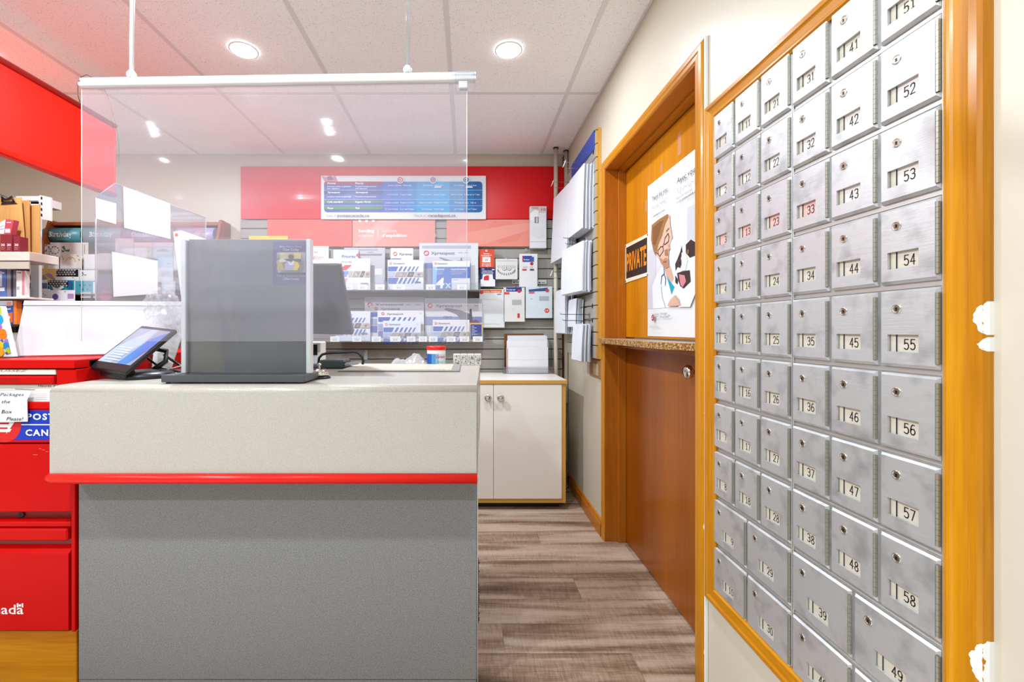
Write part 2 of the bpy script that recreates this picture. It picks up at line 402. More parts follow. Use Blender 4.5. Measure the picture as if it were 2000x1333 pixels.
# skirting, corner strip, bare patch
def mould(y0, y1, prof, m):      # profile (x,z) run along y
    return MB().slab([(x, y0, z) for x, z in prof], (0, y1-y0, 0), m)
build('baseboard_right', mould(2.356, 3.2, [(XR, 0), (XR-.014, 0), (XR-.014, .062), (XR-.009, .074), (XR-.009, .084), (XR, .09)], M_JAMB), kind='structure')
build('trim_corner', MB().box(XR-.028, XR-.002, 3.19, 3.228, 0, 2.40, wood('dark_stained_strip', (96, 52, 22), (140, 82, 38), 2), .002), kind='structure')

# door in the right wall
door = thing('door_1', 'honey varnished half door set in the right wall', None, (XR, 1.85, 0), kind='structure')
XD = .838
def leaf(name, z0, z1, m):
    b = MB(); b.box(XD, XD+.04, DY0+.012, DY1-.004, z0, z1, m, .002); return build(name, b, door)
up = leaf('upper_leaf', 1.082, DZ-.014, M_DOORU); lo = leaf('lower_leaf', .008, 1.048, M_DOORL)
sh = MB(); sh.slab([(.706, 2.335, 1.050), (.706, 1.60, 1.050), (.775, 1.44, 1.050), (XD, 1.42, 1.050), (XD, 2.29, 1.050), (.745, 2.29, 1.050), (.745, 2.335, 1.050)], (0, 0, .024), speckle('raw_chipboard_edge', (120, 78, 34), (206, 160, 96), 160, .8))
sh = build('shelf', sh, door)
build('shelf_top', MB().slab([(.708, 2.333, 1.074), (.708, 1.601, 1.074), (.776, 1.442, 1.074), (XD, 1.422, 1.074), (XD, 2.288, 1.074), (.745, 2.288, 1.074), (.745, 2.333, 1.074)], (0, 0, .002), pbr('shelf_laminate', (176, 150, 128), .3)), sh)
build('shelf_bracket', MB().box(.79, XD, 1.46, 2.26, 1.03, 1.05, M_JAMB), lo)
build('door_knob', MB().lathe([(.018, 0), (.018, .004), (.009, .008), (.009, .02), (.024, .03), (.026, .042), (.018, .05), (.004, .051)], (XD, 1.575, .968), M_CHROME, 20, (-1, 0, 0)), lo)
def tape(x0, x1, y0, y1, nm='tape_residue'):
    pass
for nm, b in (('jamb', MB().box(XR-.006, XR+.15, DY1, DY1+.018, 0, DZ, M_JAMB, .001)),
              ('jamb', MB().box(XR-.006, XR+.15, DY0-.018, DY0, 0, DZ, M_JAMB, .001)),
              ('head_jamb', MB().box(XR-.006, XR+.15, DY0-.018, DY1+.018, DZ, DZ+.018, wood('jamb_pine_level', (160, 84, 16), (200, 122, 30), 1, .35, 5.0), .001)),
              ('door_stop', MB().box(XD-.04, XD-.001, DY1-.011, DY1, 0, DZ, M_JAMB, .001)),
              ('door_stop', MB().box(XD-.04, XD-.001, DY0, DY0+.011, 0, DZ, M_JAMB, .001)),
              ('door_stop', MB().box(XD-.04, XD-.001, DY0, DY1, DZ-.011, DZ, M_HONEY_H, .001))):
    build(nm, b, door)
CW = .058
def casing_piece(a, b_, inn, th, mat, nm='casing', par=None, steps=((0, .55), (.12, .7), (.2, 1.0), (.42, 1.0), (.5, .82), (.82, .7), (.9, .45), (1, .4))):
    """mitred moulding: a,b outer corner points (y,z); inn = inner corners"""
    A0, A1 = Vector((0, *a)), Vector((0, *inn[0])); B0, B1 = Vector((0, *b_)), Vector((0, *inn[1]))
    vs = []; n = len(steps)
    for (P0, P1) in ((A0, A1), (B0, B1)):
        for (t, h) in steps:
            p = P0.lerp(P1, t); vs.append((XR-th*h, p.y, p.z))
        vs.append((XR, P1.y, P1.z)); vs.append((XR, P0.y, P0.z))
    k = n+2; fs = [(i, (i+1) % k, (i+1) % k+k, i+k) for i in range(k)]+[list(range(k))[::-1], [i+k for i in range(k)]]
    return build(nm, MB().add(vs, fs, mat), par)
cs = ((0, .5), (.1, .8), (.22, 1), (.5, 1), (.62, .85), (.88, .8), (1, .55))
yo0, yo1, zt = DY0-.002-CW, DY1+CW-.006, DZ+.05
yi0, yi1, zi = DY0-.004, DY1+.002, DZ+.003
casing_piece((yo1, 0), (yo1, zt), ((yi1, 0), (yi1, zi)), .013, M_HONEY_V, 'casing', door, cs)
casing_piece((yo0, 0), (yo0, zt), ((yi0, 0), (yi0, zi)), .013, M_HONEY_V, 'casing', door, cs)
casing_piece((yo0, zt), (yo1, zt), ((yi0, zi), (yi1, zi)), .013, M_HONEY_H, 'casing', door, cs)
def smear(mb, ye, wid, th, prof, z0, z1, d):
    """ragged brush mark of wall paint lapping over the outer edge of a moulding, following its profile"""
    def hx(t):
        for (a, h0), (b_, h1) in zip(prof[:-1], prof[1:]):
            if a <= t <= b_: return h0+(h1-h0)*(t-a)/(b_-a)
        return prof[-1][1]
    n = max(8, int((z1-z0)/.003)); m_ = 5; vs = []; e_ = .5
    for k in range(n+1):
        t = k/n; e_ = .5*e_+.5*R.random(); dd = max(.0006, d*math.sin(math.pi*min(.98, t+.02))*(.35+.8*e_))
        vs.append((XR, ye-.0005, z0+(z1-z0)*t))
        for j in range(m_+1): q = dd*j/m_; vs.append((XR-th*hx(q/wid)-.0005, ye+q-.0003*(j == 0), z0+(z1-z0)*t))
    w_ = m_+2; mb.add(vs, [(k*w_+j, k*w_+j+1, (k+1)*w_+j+1, (k+1)*w_+j) for k in range(n) for j in range(w_-1)], M_WHITEP)
b = MB()
for (z0, z1, d) in ((.503, .53, .006), (.86, .872, .003), (.12, .15, .004)): smear(b, yo0, CW, .013, cs, z0, z1, d)
build('paint_smear', b, door)
build('caulk_line', MB().box(XR-.0095, XR-.0003, 1.3245, yo0-.0003, .02, zt, M_WHITEP, .001), door)

# wooden frame round the letter boxes
tr = thing('trim_letterbox', 'honey wooden picture frame moulding around the letter boxes', None, (XR, .95, .3), kind='structure')
fy0, fy1, fz0, fz1 = .607, 1.324, .309, 1.794
iy0, iy1, iz0, iz1 = .6655, 1.273, .361, 1.742
st = ((0, .35), (.04, .8), (.12, 1.0), (.3, 1.0), (.36, .8), (.42, .72), (.72, .62), (.78, .72), (.86, .72), (.93, .5), (1, .42))
for a, b_, c, d, m in (((fy1, fz0), (fy1, fz1), (iy1, iz0), (iy1, iz1), M_HONEY_V), ((fy0, fz0), (fy0, fz1), (iy0, iz0), (iy0, iz1), M_HONEY_V),
                       ((fy0, fz1), (fy1, fz1), (iy0, iz1), (iy1, iz1), M_HONEY_H), ((fy0, fz0), (fy1, fz0), (iy0, iz0), (iy1, iz0), M_HONEY_H)):
    casing_piece(a, b_, (c, d), .016, m, 'frame_piece', tr, st)
b = MB()
for (z0, z1, d) in ((1.113, 1.16, .016), (1.09, 1.11, .007), (.62, .685, .018), (.59, .62, .012)): smear(b, fy0, .055, .016, st, z0, z1, d)
build('paint_smear', b, tr)

# ------------------------------------------------------------------ letter boxes
DIG = {'0': [[(.5, 0), (.15, .1), (0, .35), (0, .65), (.15, .9), (.5, 1), (.85, .9), (1, .65), (1, .35), (.85, .1), (.5, 0)]],
       '1': [[(.2, .8), (.55, 1), (.55, 0)], [(.2, 0), (.9, 0)]],
       '2': [[(0, .78), (.12, .94), (.4, 1), (.7, 1), (.95, .86), (.95, .66), (.8, .48), (0, 0), (1, 0)]],
       '3': [[(0, .9), (.3, 1), (.7, 1), (.95, .87), (.95, .65), (.75, .53), (.4, .52)], [(.75, .53), (1, .38), (1, .18), (.75, .02), (.35, 0), (0, .12)]],
       '4': [[(.75, 0), (.75, 1), (0, .3), (1, .3)]],
       '5': [[(.92, 1), (.12, 1), (.06, .55), (.4, .64), (.75, .6), (1, .42), (1, .2), (.75, .02), (.35, 0), (0, .1)]],
       '6': [[(.85, .95), (.5, 1), (.18, .85), (0, .5), (0, .22), (.25, .02), (.7, .02), (1, .18), (1, .4), (.75, .56), (.3, .56), (.02, .38)]],
       '7': [[(0, 1), (1, 1), (.35, 0)]],
       '8': [[(.5, .53), (.12, .66), (.12, .88), (.4, 1), (.65, 1), (.9, .88), (.9, .66), (.5, .53), (.06, .38), (.02, .16), (.3, 0), (.7, 0), (1, .16), (.96, .38), (.5, .53)]],
       '9': [[(.15, .05), (.5, 0), (.82, .15), (1, .5), (1, .78), (.75, .98), (.3, .98), (0, .82), (0, .6), (.25, .44), (.7, .44), (.98, .62)]]}
def L3(a, b_, c): return (-c, -a, b_)      # door coordinates: along the wall to the right, up, out of the wall
def bx3(mb, a0, a1, b0, b1, c0, c1, m, bev=0.0): return mb.box(-c1, -c0, -a1, -a0, b0, b1, m, bev)
DT, CB = .0085, .0036
def door_mesh(w, h, A0, A1, B0, B1):
    mb = MB(); o = [(0, 0), (w, 0), (w, -h), (0, -h)]; i_ = [(CB, -CB), (w-CB, -CB), (w-CB, -h+CB*1.4), (CB, -h+CB*1.4)]
    q = [(A0, -B0), (A1, -B0), (A1, -B1), (A0, -B1)]
    V = [L3(*p, 0) for p in o]+[L3(*p, DT*.45) for p in o]+[L3(*p, DT) for p in i_]+[L3(*p, DT) for p in q]+[L3(*p, 0) for p in q]
    fs = []
    for k in range(4):
        n = (k+1) % 4
        fs += [(k, n, n+4, k+4), (k+4, n+4, n+8, k+8), (k+8, n+8, n+12, k+12), (k+12, n+12, n+16, k+16)]
    return mb.add(V, fs, M_ALU).mesh('door')
def hinge_mesh(w, h):
    mb = MB(); n = 13; L0 = h-.017; s = L0/n; r = .0033
    for k in range(n):
        z1 = -.0085-k*s; z0 = z1-s+.0004
        mb.lathe([(r, z0), (r, z1)], L3(w-.0016, 0, DT-.0014), M_HINGE, 8, smooth=False)
    bx3(mb, w-.0036, w+.0006, -.0085-L0, -.0085, DT-.002, DT, M_BLACK); return mb.mesh('hinge')
def lock_mesh(a, b_):
    mb = MB(); C = Vector(L3(a, b_, DT)); ax = (-1, 0, 0)
    mb.lathe([(.0078, 0), (.0078, .0012), (.0066, .0018), (.0056, .0008)], C, M_CHROME, 18, ax, cap=False)
    mb.lathe([(.0056, .0008), (.0006, .0004)], C, pbr_lock, 14, ax)
    mb.lathe([(.0019, .0), (.0019, .0012)], C+Vector((0, 0, .0008)), M_BLACK, 10, ax)
    mb.slab([C+Vector((-.0012, -.0012, .0006)), C+Vector((-.0012, .0012, .0006)), C+Vector((-.0012, .002, -.0034)), C+Vector((-.0012, -.002, -.0034))], (.0008, 0, 0), M_BLACK)
    return mb.mesh('lock')
pbr_lock = pbr('dull_brass_lock', (176, 160, 142), .3, .9)
PL = [pbr('number_card_'+n, c, .45) for n, c in (('beige', (206, 196, 178)), ('pink', (224, 176, 166)), ('pale', (226, 214, 206)))]
M_NUM = pbr('black_numeral', (34, 30, 28), .6)
PY = (1.288-.6675)/6; PZ = .1404; Z0 = 1.6125+.1404
XB = .7345
def make_bank(y_left, first, lbl):
    bank = thing('mailbox_bank', lbl, 'mailboxes', (XB, y_left, Z0-10*PZ), 'aluminium mailbox banks')
    W = 3*PY
    b = MB(); bx = lambda a0, a1, z0, z1, c0, c1, m, bv=0: b.box(XB-c1, XB-c0, y_left-a1, y_left-a0, z0, z1, m, bv)
    bx(.0008, W-.0008, Z0-10*PZ+.001, Z0-.001, -.3, 0, M_ALUF, .001)
    build('case', b, bank)
    b = MB()
    for k in range(1, 10): bx(.001, W-.001, Z0-k*PZ-.0022, Z0-k*PZ+.0002, 0, .0022, M_ALUF)
    for k in (0, 3): bx(k*PY-(.003 if k else -.0008), k*PY+(.003 if not k else -.0008), Z0-10*PZ+.001, Z0-.001, 0, .004, M_ALUF, .0008)
    build('face_strip', b, bank)
    dm = {}
    def put(no, a0, w, r):
        wide = w > .12; h = PZ-.0115
        ap = (.0147, .0665) if not wide else (.042, .098)
        key = round(w, 4)
        if key not in dm:
            lk = lock_mesh(.031, -.031); g = MB(); A0, A1 = ap; B0, B1 = .0745, .1035
            bx3(g, A0-.001, A1+.001, -B1-.001, -B0+.001, .0004, .0012, M_ALUF)
            bx3(g, A0+.001, A0+.0105, -B1, -B0, .0012, .0035, pbr('window_gasket', (204, 194, 176), .5))
            bx3(g, A0+.0105, A0+.0113, -B1, -B0, .0012, .004, M_BLACK)
            dm[key] = (door_mesh(w, h, ap[0], ap[1], B0, B1), hinge_mesh(w, h), lk, g.mesh('window'))
        d = link('door', dm[key][0], bank, Vector((XB, y_left-a0, Z0-r*PZ-.0045))-Vector(bank.location))
        d['label'] = 'brushed door of box number %d' % no
        for nm, me in zip(('hinge', 'lock', 'window'), dm[key][1:]): link(nm, me, d)
        nb = MB(); A0, A1 = ap; B0, B1 = .0745, .1035
        card = PL[1] if r == 2 and no < 40 else (PL[2] if r in (1, 2) else PL[0])
        bx3(nb, A0+.0113, A1, -B1, -B0, .0012, .0024, card); link('number_card', nb.mesh('number_card'), d)
        nb = MB(); s = str(no); dw, dh, sp = .0068, .0165, .0104; rt = A0+(.0425 if not wide else .046); t = .0017
        for k, ch in enumerate(s):
            xo = rt-(len(s)-k)*sp+.0015
            for pl in DIG[ch]:
                for (p, q) in zip(pl[:-1], pl[1:]):
                    x0, y0, x1, y1 = xo+p[0]*dw, -B1+.0045+p[1]*dh, xo+q[0]*dw, -B1+.0045+q[1]*dh
                    dx, dy = x1-x0, y1-y0; l = math.hypot(dx, dy); ux, uy = dx/l*t*.45, dy/l*t*.45; nx, ny = -dy/l*t/2, dx/l*t/2
                    nb.slab([L3(x0+nx-ux, y0+ny-uy, .0024), L3(x1+nx+ux, y1+ny+uy, .0024), L3(x1-nx+ux, y1-ny+uy, .0024), L3(x0-nx-ux, y0-ny-uy, .0024)], Vector((-.0003, 0, 0)), M_NUM)
        link('numeral', nb.mesh('numeral'), d)
    for c in range(3):
        for r in range(8): put(first+c*10+r, c*PY+.0042, PY-.0075, r)
    for c, base in ((0, 8), (1, 28 if first == 1 else 18)):
        for r in (8, 9): put(first+base+r-8, c*PY*1.5+.0042, PY*1.5-.0075, r)
    return bank
make_bank(1.288, 1, 'aluminium mailbox bank with boxes 1 to 30 next to the wooden door')
make_bank(1.288-3*PY-.0005, 31, 'aluminium mailbox bank with boxes 31 to 58 farther from the wooden door')

# ------------------------------------------------------------------ ceiling lights
for i, (x, y) in enumerate(LAMPS):
    vis = i in (1, 2)
    t = thing('ceiling_light', {1: 'small round recessed ceiling light above the left end of the counter', 2: 'small round recessed ceiling light above the right end of the counter'}.get(i, 'small round recessed ceiling light outside the photographed part of the shop'), 'light', (x, y, CEIL-.006), 'recessed ceiling lights')
    build('trim_ring', MB().lathe([(.064, 0), (.064, -.002), (.058, -.004), (.054, -.002)], (x, y, CEIL), M_WHITE, 28, cap=False), t)
    build('lens', MB().lathe([(.055, -.001), (.052, -.007), (.035, -.011), (.002, -.0125)], (x, y, CEIL), pbr('lamp_lens', (255, 255, 255), .4, emit=((255, 255, 255), 14)) if i == 0 else bpy.data.materials['lamp_lens'], 24), t)
    ld = bpy.data.lights.new('lamp', 'AREA'); ld.shape = 'DISK'; ld.size = .1; ld.energy = LAMP_W*(1.45 if y > 2 else 1.0)*(.36 if x > 0 else .7 if x < -2 else 1.2); ld.color = (.83, .955, 1.06)
    lo_ = bpy.data.objects.new('lamp', ld); COL.objects.link(lo_); lo_.parent = t; lo_.location = (0, 0, -.009)
# ------------------------------------------------------------------ counter
M_SOLID = speckle('speckled_solid_surface', (174, 166, 153), (190, 182, 169), 480, .28, .4, .6)
M_GREYP = speckle('grey_speckle_laminate', (104, 101, 99), (146, 143, 141), 420, .55, .34, .66)
CT = .959; AF = 1.265; CBK = 2.04; CLX = -1.213
counter = thing('counter', 'post counter with pale speckled top, red bumper rail and grey front', 'counter', (-.58, 1.65, 0))
bm = bmesh.new()
pts = [(CLX, AF), (.028, AF), (.062, CBK), (CLX, CBK)]
lo_v = [bm.verts.new((x, y, .680)) for x, y in pts]; hi_v = [bm.verts.new((x, y, CT)) for x, y in pts]
bm.faces.new(lo_v[::-1]); bm.faces.new(hi_v)
for i in range(4): bm.faces.new((lo_v[i], lo_v[(i+1) % 4], hi_v[(i+1) % 4], hi_v[i]))
bm.edges.ensure_lookup_table()
def E(a, b): return next(e for e in bm.edges if set(e.verts) == {a, b})
bmesh.ops.bevel(bm, geom=[E(hi_v[0], hi_v[1]), E(hi_v[3], hi_v[0])], offset=.02, segments=6, affect='EDGES', profile=.5)
bmesh.ops.translate(bm, verts=bm.verts, vec=-Vector(counter.location))
me = bpy.data.meshes.new('top'); bm.to_mesh(me); bm.free(); me.materials.append(M_SOLID)
for p in me.polygons: p.use_smooth = abs(p.normal.z) < .98 and abs(p.normal.z) > .02
o = link('top', me, counter); ORG[o.name] = Vector(counter.location)
# half-round red rail wrapping the front and left sides
b = MB(); prof = [(0, -.0145), (.008, -.0135), (.0145, -.009), (.0175, 0), (.0145, .009), (.008, .0135), (0, .0145)]
path = [((.03, AF), (0, -1)), ((CLX+.012, AF), (0, -1)), ((CLX+.003, AF+.004), (-.7, -.7)), ((CLX, AF+.014), (-1, 0)), ((CLX, 1.34), (-1, 0))]
vs = []
for (x, y), (nx, ny) in path:
    for (d, z) in prof: vs.append((x+nx*d, y+ny*d, .6885+z))
n = len(prof); fs = [(i*n+j, i*n+j+1, (i+1)*n+j+1, (i+1)*n+j) for i in range(len(path)-1) for j in range(n-1)]
b.add(vs, fs, M_RED, True).add([vs[i] for i in range(n)], [list(range(n))], M_RED).add(vs[-n:], [list(range(n))], M_RED)
b.add([vs[i*n] for i in range(len(path))]+[vs[i*n+n-1] for i in range(len(path))], [(i, i+1, i+1+len(path), i+len(path)) for i in range(len(path)-1)], M_RED)
build('bumper_rail', b, counter)
build('front_panel', MB().box(-1.210, .031, 1.355, 1.375, .030, .68, M_GREYP, .002), counter)
build('carcass', MB().box(-1.205, .024, 1.375, 2.0, .0305, .68, M_GREYP), counter)
build('toe_kick', MB().box(-1.209, .029, 1.357, 1.99, .0, .0285, M_GREYP), counter)
build('corner_guard', MB().box(.0315, .0345, 1.353, 1.40, .0, .672, M_EDGE).box(.0315, .0335, 1.268, 1.31, .705, .945, M_EDGE), counter)
b = MB()
for k in range(40): b.box(.0345, .036+R.random()*.0035, 2.02-.01*(k % 2), 2.03, .02+k*.0, .03, M_DWIRE) if 0 else None
for k in range(60):
    z = .16+k*.0036; b.box(.0338, .0375+R.random()*.004, 1.42, 1.4235, z, z+.0026, pm('3a3128') if k % 2 else pm('8a7654'))
build('frayed_edge', b, counter)

# ------------------------------------------------------------------ hanging sneeze screen
SY = 1.22
scr = thing('hanging_screen', 'clear plastic film screen hanging on two white rods above the counter front', 'screen', (WX(540, SY), SY, WZ(668, SY)))
x0, x1 = WX(158, SY), WX(912, SY); xr = WX(930, SY)
b = MB(); b.obox((x0, SY-.011, WZ(171, SY)), (xr-x0, 0, .017), (0, .022, 0), (0, 0, .011), M_WHITE, .002)
b.obox((x0, SY-.0065, WZ(160, SY)), (xr-x0, 0, .017), (0, .013, 0), (0, 0, .009), pbr('translucent_white_channel', (246, 246, 250), .2), .002)
build('top_channel', b, scr)
zb, zt_ = WZ(667, SY), WZ(165, SY); nx, nz_ = 30, 20
b = MB(); vs = []
for j in range(nz_+1):
    for i in range(nx+1):
        t = j/nz_; x = x0+(x1-x0)*i/nx+.006*(1-t)*(1 if i == 0 else 0)
        vs.append((x, SY+.003*math.sin(i*.9+j*.35)*(1-t*.6)+.002*math.sin(j*1.7), zb+(zt_+.017*i/nx-zb)*t))
b.add(vs, [(j*(nx+1)+i, j*(nx+1)+i+1, (j+1)*(nx+1)+i+1, (j+1)*(nx+1)+i) for j in range(nz_) for i in range(nx)], M_FILM, True)
build('film', b, scr, recalc=False)
b = MB(); b.tube([(x0+.002, SY, zb), (x0+.002, SY, zt_)], .0008, M_WHITE, 6).tube([(x1, SY, zb), (x1, SY, zt_)], .0008, M_WHITE, 6)
build('film_hem', b, scr)
for px in (257, 796):
    x = WX(px, SY); b = MB(); b.tube([(x, SY, WZ(150 if px < 500 else 142, SY)), (x+.006, SY, CEIL)], .0055, M_WHITE if px < 500 else M_EDGE, 10)
    r = build('rod', b, scr); b = MB(); b.lathe([(.009, 0), (.012, .006), (.012, .012), (.007, .02)], (x, SY, WZ(153 if px < 500 else 143, SY)), M_WHITE, 14); build('rod_clamp', b, r)
b = MB(); xe = xr-.004; b.box(xe-.055, xe, SY-.016, SY+.016, WZ(176, SY), WZ(143, SY), M_CLEAR, .004).box(xe-.045, xe-.02, SY-.008, SY+.008, WZ(175, SY), WZ(160, SY), M_WHITE, .002)
build('end_clip', b, scr)
b = MB(); b.tube([P(182, 153, SY), P(170, 146, SY), P(158, 150, SY), P(152, 165, SY), P(152, 185, SY), P(156, 200, SY)], .0009, M_BLACK, 5)
b.tube([P(203, 172, SY+.01), P(215, 200, SY+.01), P(225, 240, SY+.01), P(232, 280, SY+.01), P(233, 320, SY+.01)], .0006, M_DWIRE, 5); build('loose_wire', b, scr)

# ------------------------------------------------------------------ red valance
VX = -1.90; t = thing('sign_valance', 'glossy red box valance with rounded red edge trims over the stationery shelves', 'valance', (VX-.15, 1.7, 1.8))
z0, z1, ya, yb = 1.838, 2.232, .9, 2.35
build('box', MB().box(VX-.03, VX, ya, yb, z0, z1, pbr('red_laminate', (236, 26, 6), .4, spec=.25), .002), t)
b = MB(); b.tube([(VX, ya, z0+.012), (VX, yb, z0+.012)], .014, M_RED, 12); build('edge_trim', b, t)
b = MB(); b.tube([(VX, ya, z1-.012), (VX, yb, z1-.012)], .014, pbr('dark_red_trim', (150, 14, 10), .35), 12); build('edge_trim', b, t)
build('end_trim', MB().box(VX-.004, VX+.006, yb-.012, yb, z0, z1, M_RED, .003), t)
build('hanger', MB().box(VX-.025, VX-.005, 1.2, 1.23, z1, CEIL, M_WHITE), t); build('hanger', MB().box(VX-.025, VX-.005, 1.5, 1.53, z1, CEIL, M_WHITE), t)

# ------------------------------------------------------------------ red letter cabinet left of the counter
RY = 1.35; RX0, RX1 = -2.05, -1.2165; ZT = 1.028
cab = thing('letter_cabinet', 'tall glossy red steel letter drop cabinet on a wooden plinth left of the counter', 'mailbox', (-1.63, 1.8, 0))
def rz(py): return WZ(py, RY)
def rb(nm, py0, py1, y0, y1, m, x1=None, bev=.0015, par=cab, x0=RX0):
    return build(nm, MB().box(x0, RX1 if x1 is None else x1, y0, y1, rz(py1), rz(py0), m, bev), par)
build('body', MB().box(RX0, RX1, RY+.05, 2.3, .183, ZT-.003, M_REDM, .003), cab)
build('plinth', MB().box(RX0, RX1+.001, RY+.004, 2.25, 0, .183, M_HONEY_X, .002), cab)
SX = RX1-.052
build('stile', MB().box(RX1-.011, RX1, RY, RY+.055, .183, rz(946), M_REDM, .001).box(SX-.01, RX1, RY+.004, RY+.055, rz(946), rz(722), M_REDM, .002), cab)
rb('top_rail', 703.5, 720, RY-.002, RY+.10, M_REDM)
rb('push_strip', 722.5, 733, RY+.004, RY+.03, pbr('pale_push_strip', (222, 212, 196), .35), SX-.012)
rb('pull_bar', 735, 751, RY-.004, RY+.04, M_REDM, SX-.012, .004)
rb('label_panel', 752, 786, RY+.008, RY+.05, pbr('cream_label_panel', (226, 216, 204), .4), SX-.01)
rb('slot_lip', 786, 800, RY+.0, RY+.05, M_REDM, SX+.02, .003)
sp_ = rb('sign_panel', 800, 866, RY+.004, RY+.05, M_REDM)
p = front(RY+.0038); p.rect(-360, 802, 160, 860, '1638b8'); p.rect(-360, 829, 160, 831, 'ffffff')
p.logo(8, 831, 34, 'e0201c')
p.text('POST', 53, 820, 11.5, 'ffffff', .03, 0, 55, sp=1.2); p.text('CANADA', 51, 851, 11.5, 'ffffff', .03, 0, 92, sp=1.2)
p.done('lettering', sp_)
p = front(RY+.0038); p.text('PUSH-POUSSEZ', 54, 727, 5, '8a8076', 0, .3, 130, 'R'); p.done('push_lettering', cab)
p = front(RY-.0045); p.text('PULL-TIREZ', 39, 746, 6, '9c1408', 0, .2, 110, 'R'); p.done('pull_lettering', cab)
p = front(RY+.0078); p.text('Heures de levée', 74, 756, 4, '4a3a34', .01, .2, 60); p.line([(30, 760), (68, 762)], .8, '5a4a40'); p.rect(30, 768, 160, 785, 'f2eeea')
for k in range(4): p.rect(70, 770+k*3.4, 92, 770.8+k*3.4, 'd8b8b0')
p.done('collection_times', cab)
rb('upper_door', 869, 1003, RY+.006, RY+.05, M_REDM, RX1-.013, .003)
rb('recess', 1003, 1024, RY+.03, RY+.05, pbr('dark_red_recess', (130, 10, 8), .4), RX1-.013)
b = MB(); b.lathe([(.0095, 0), (.0095, .004), (.007, .005), (.005, .002)], (WX(24, RY), RY+.03, rz(1013)), M_BLACK, 16, (0, -1, 0)); build('keyhole', b, cab)
rb('ledge', 1021, 1031, RY+.002, RY+.05, M_REDM, RX1-.013, .003)
rb('handle_bar', 1033, 1056, RY-.006, RY+.05, M_REDM, RX1-.019, .004)
rb('recess', 1056, 1070, RY+.02, RY+.05, pbr('dark_red_recess', (130, 10, 8), .4), RX1-.013)
b = MB(); X1 = RX1-.018
b.slab([(RX0, RY+.03, rz(1066)), (RX0, RY-.002, rz(1082)), (RX0, RY-.002, rz(1231)), (RX0, RY+.045, rz(1231)), (RX0, RY+.045, rz(1066))], (X1-RX0, 0, 0), M_REDM)
ld_ = build('lower_door', b, cab)
p = front(RY-.0025); p.text('Canada', 46, 1200, 18, 'f6f2ee', .012, 0, 96, 'R'); p.rect(33, 1179, 36.5, 1187, 'f6f2ee'); p.rect(42.5, 1179, 46, 1187, 'f6f2ee'); p.disc(39.5, 1183, 2.6, 'f6f2ee', 8); p.done('lettering', ld_)
b = MB()
for k in range(26):
    x = R.uniform(-20, 140); y = R.choice((869.5, 1004, 1021.5, 1034, 1083, 1000, 706)); l = R.uniform(3, 14)
    yy = RY-.0065 if 1030 < y < 1060 else RY-.003
for k in range(9):
    x = 60+R.random()*75; y = 876+R.random()*14
    b.box(WX(x, RY), WX(x+R.uniform(3, 12), RY), RY+.0052, RY+.0062, rz(y+.5), rz(y), pm('f0a090'))
build('scratch_marks', b, cab)
# hand written note taped on the front
NY = RY-.008
note = build('handwritten_note', MB().slab([P(-90, 766, NY), P(62, 764, NY), P(53, 782, NY), P(54, 824, NY), P(-90, 826, NY)], (0, .0008, 0), M_PAPER), None, (WX(0, NY), NY, WZ(826, NY)), 'white paper note with black handwriting taped to the red cabinet', 'note')
p = front(NY-.0002)
p.text('to Packages', 47, 774, 6, '2a2a2e', 0, .35, 62, 'R'); p.text('use the', 20, 788, 6, '2a2a2e', 0, .3, 38, 'R'); p.text('Box', 3, 808, 7, '2a2a2e', 0, .25, 21); p.text('Please!', 13, 822, 7, '2a2a2e', 0, .25, 33); p.done('handwriting', note)

# white leaning board, bag, clear side shield with papers
M_BOARD = pbr('white_board', (196, 193, 192), .4)
q = [Vector((-1.567, 1.50, 1.031)), Vector((-1.10, 1.70, 1.031 if 0 else .985)), Vector((-1.075, 1.79, 1.232)), Vector((-1.563, 1.555, 1.232))]
q[1] = P(338, 713, 1.70); q[2] = P(376, 590, 1.80); q[0] = P(26, 696, 1.50); q[3] = P(48, 588, 1.56)
q[1] = Vector((q[1].x, q[1].y, 1.031)); q[0].z = 1.031
nrm = (q[1]-q[0]).cross(q[3]-q[0]).normalized(); dwn = (q[0]-q[3]).normalized()
ma = q[0].lerp(q[1], (-1.205-q[0].x)/(q[1].x-q[0].x))
bp_ = [q[0], ma, ma+dwn*.06, q[1]+dwn*.06, q[2], q[3]]
bd = build('white_board', MB().slab(bp_, -nrm*.004, M_BOARD), None, (-1.33, 1.6, 1.0), 'large blank white board leaning behind the red cabinet top', 'board')
l0 = q[3]; l1 = q[2]; dn = (q[0]-q[3]).normalized()*.018
build('folded_edge', MB().slab([l0+nrm*.003, l1+nrm*.003, l1+dn+nrm*.004, l0+dn+nrm*.004], -nrm*.003, M_BOARD), bd)
SHX = -1.42; sy0 = 1.665
def SP(px, py, off=0): Y = F*(SHX+off)/(px-CX); return Vector((SHX+off, Y, H-(py-CY)/F*Y))
sd = thing('side_shield', 'clear acrylic side shield with a chamfered corner standing on the red cabinet', 'shield', (SHX, 1.98, ZT))
e = [Vector((SHX, sy0, ZT)), SP(187, 385), SP(225, 358), SP(402, 426), Vector((SHX, SP(402, 426).y, ZT))]
build('panel', MB().slab(e, (-.004, 0, 0), M_SHIELD), sd)
b = MB()
for a, c in zip(e[:-1], e[1:]): b.tube([a, c], .0022, M_EDGE, 6)
build('panel_edge', b, sd)
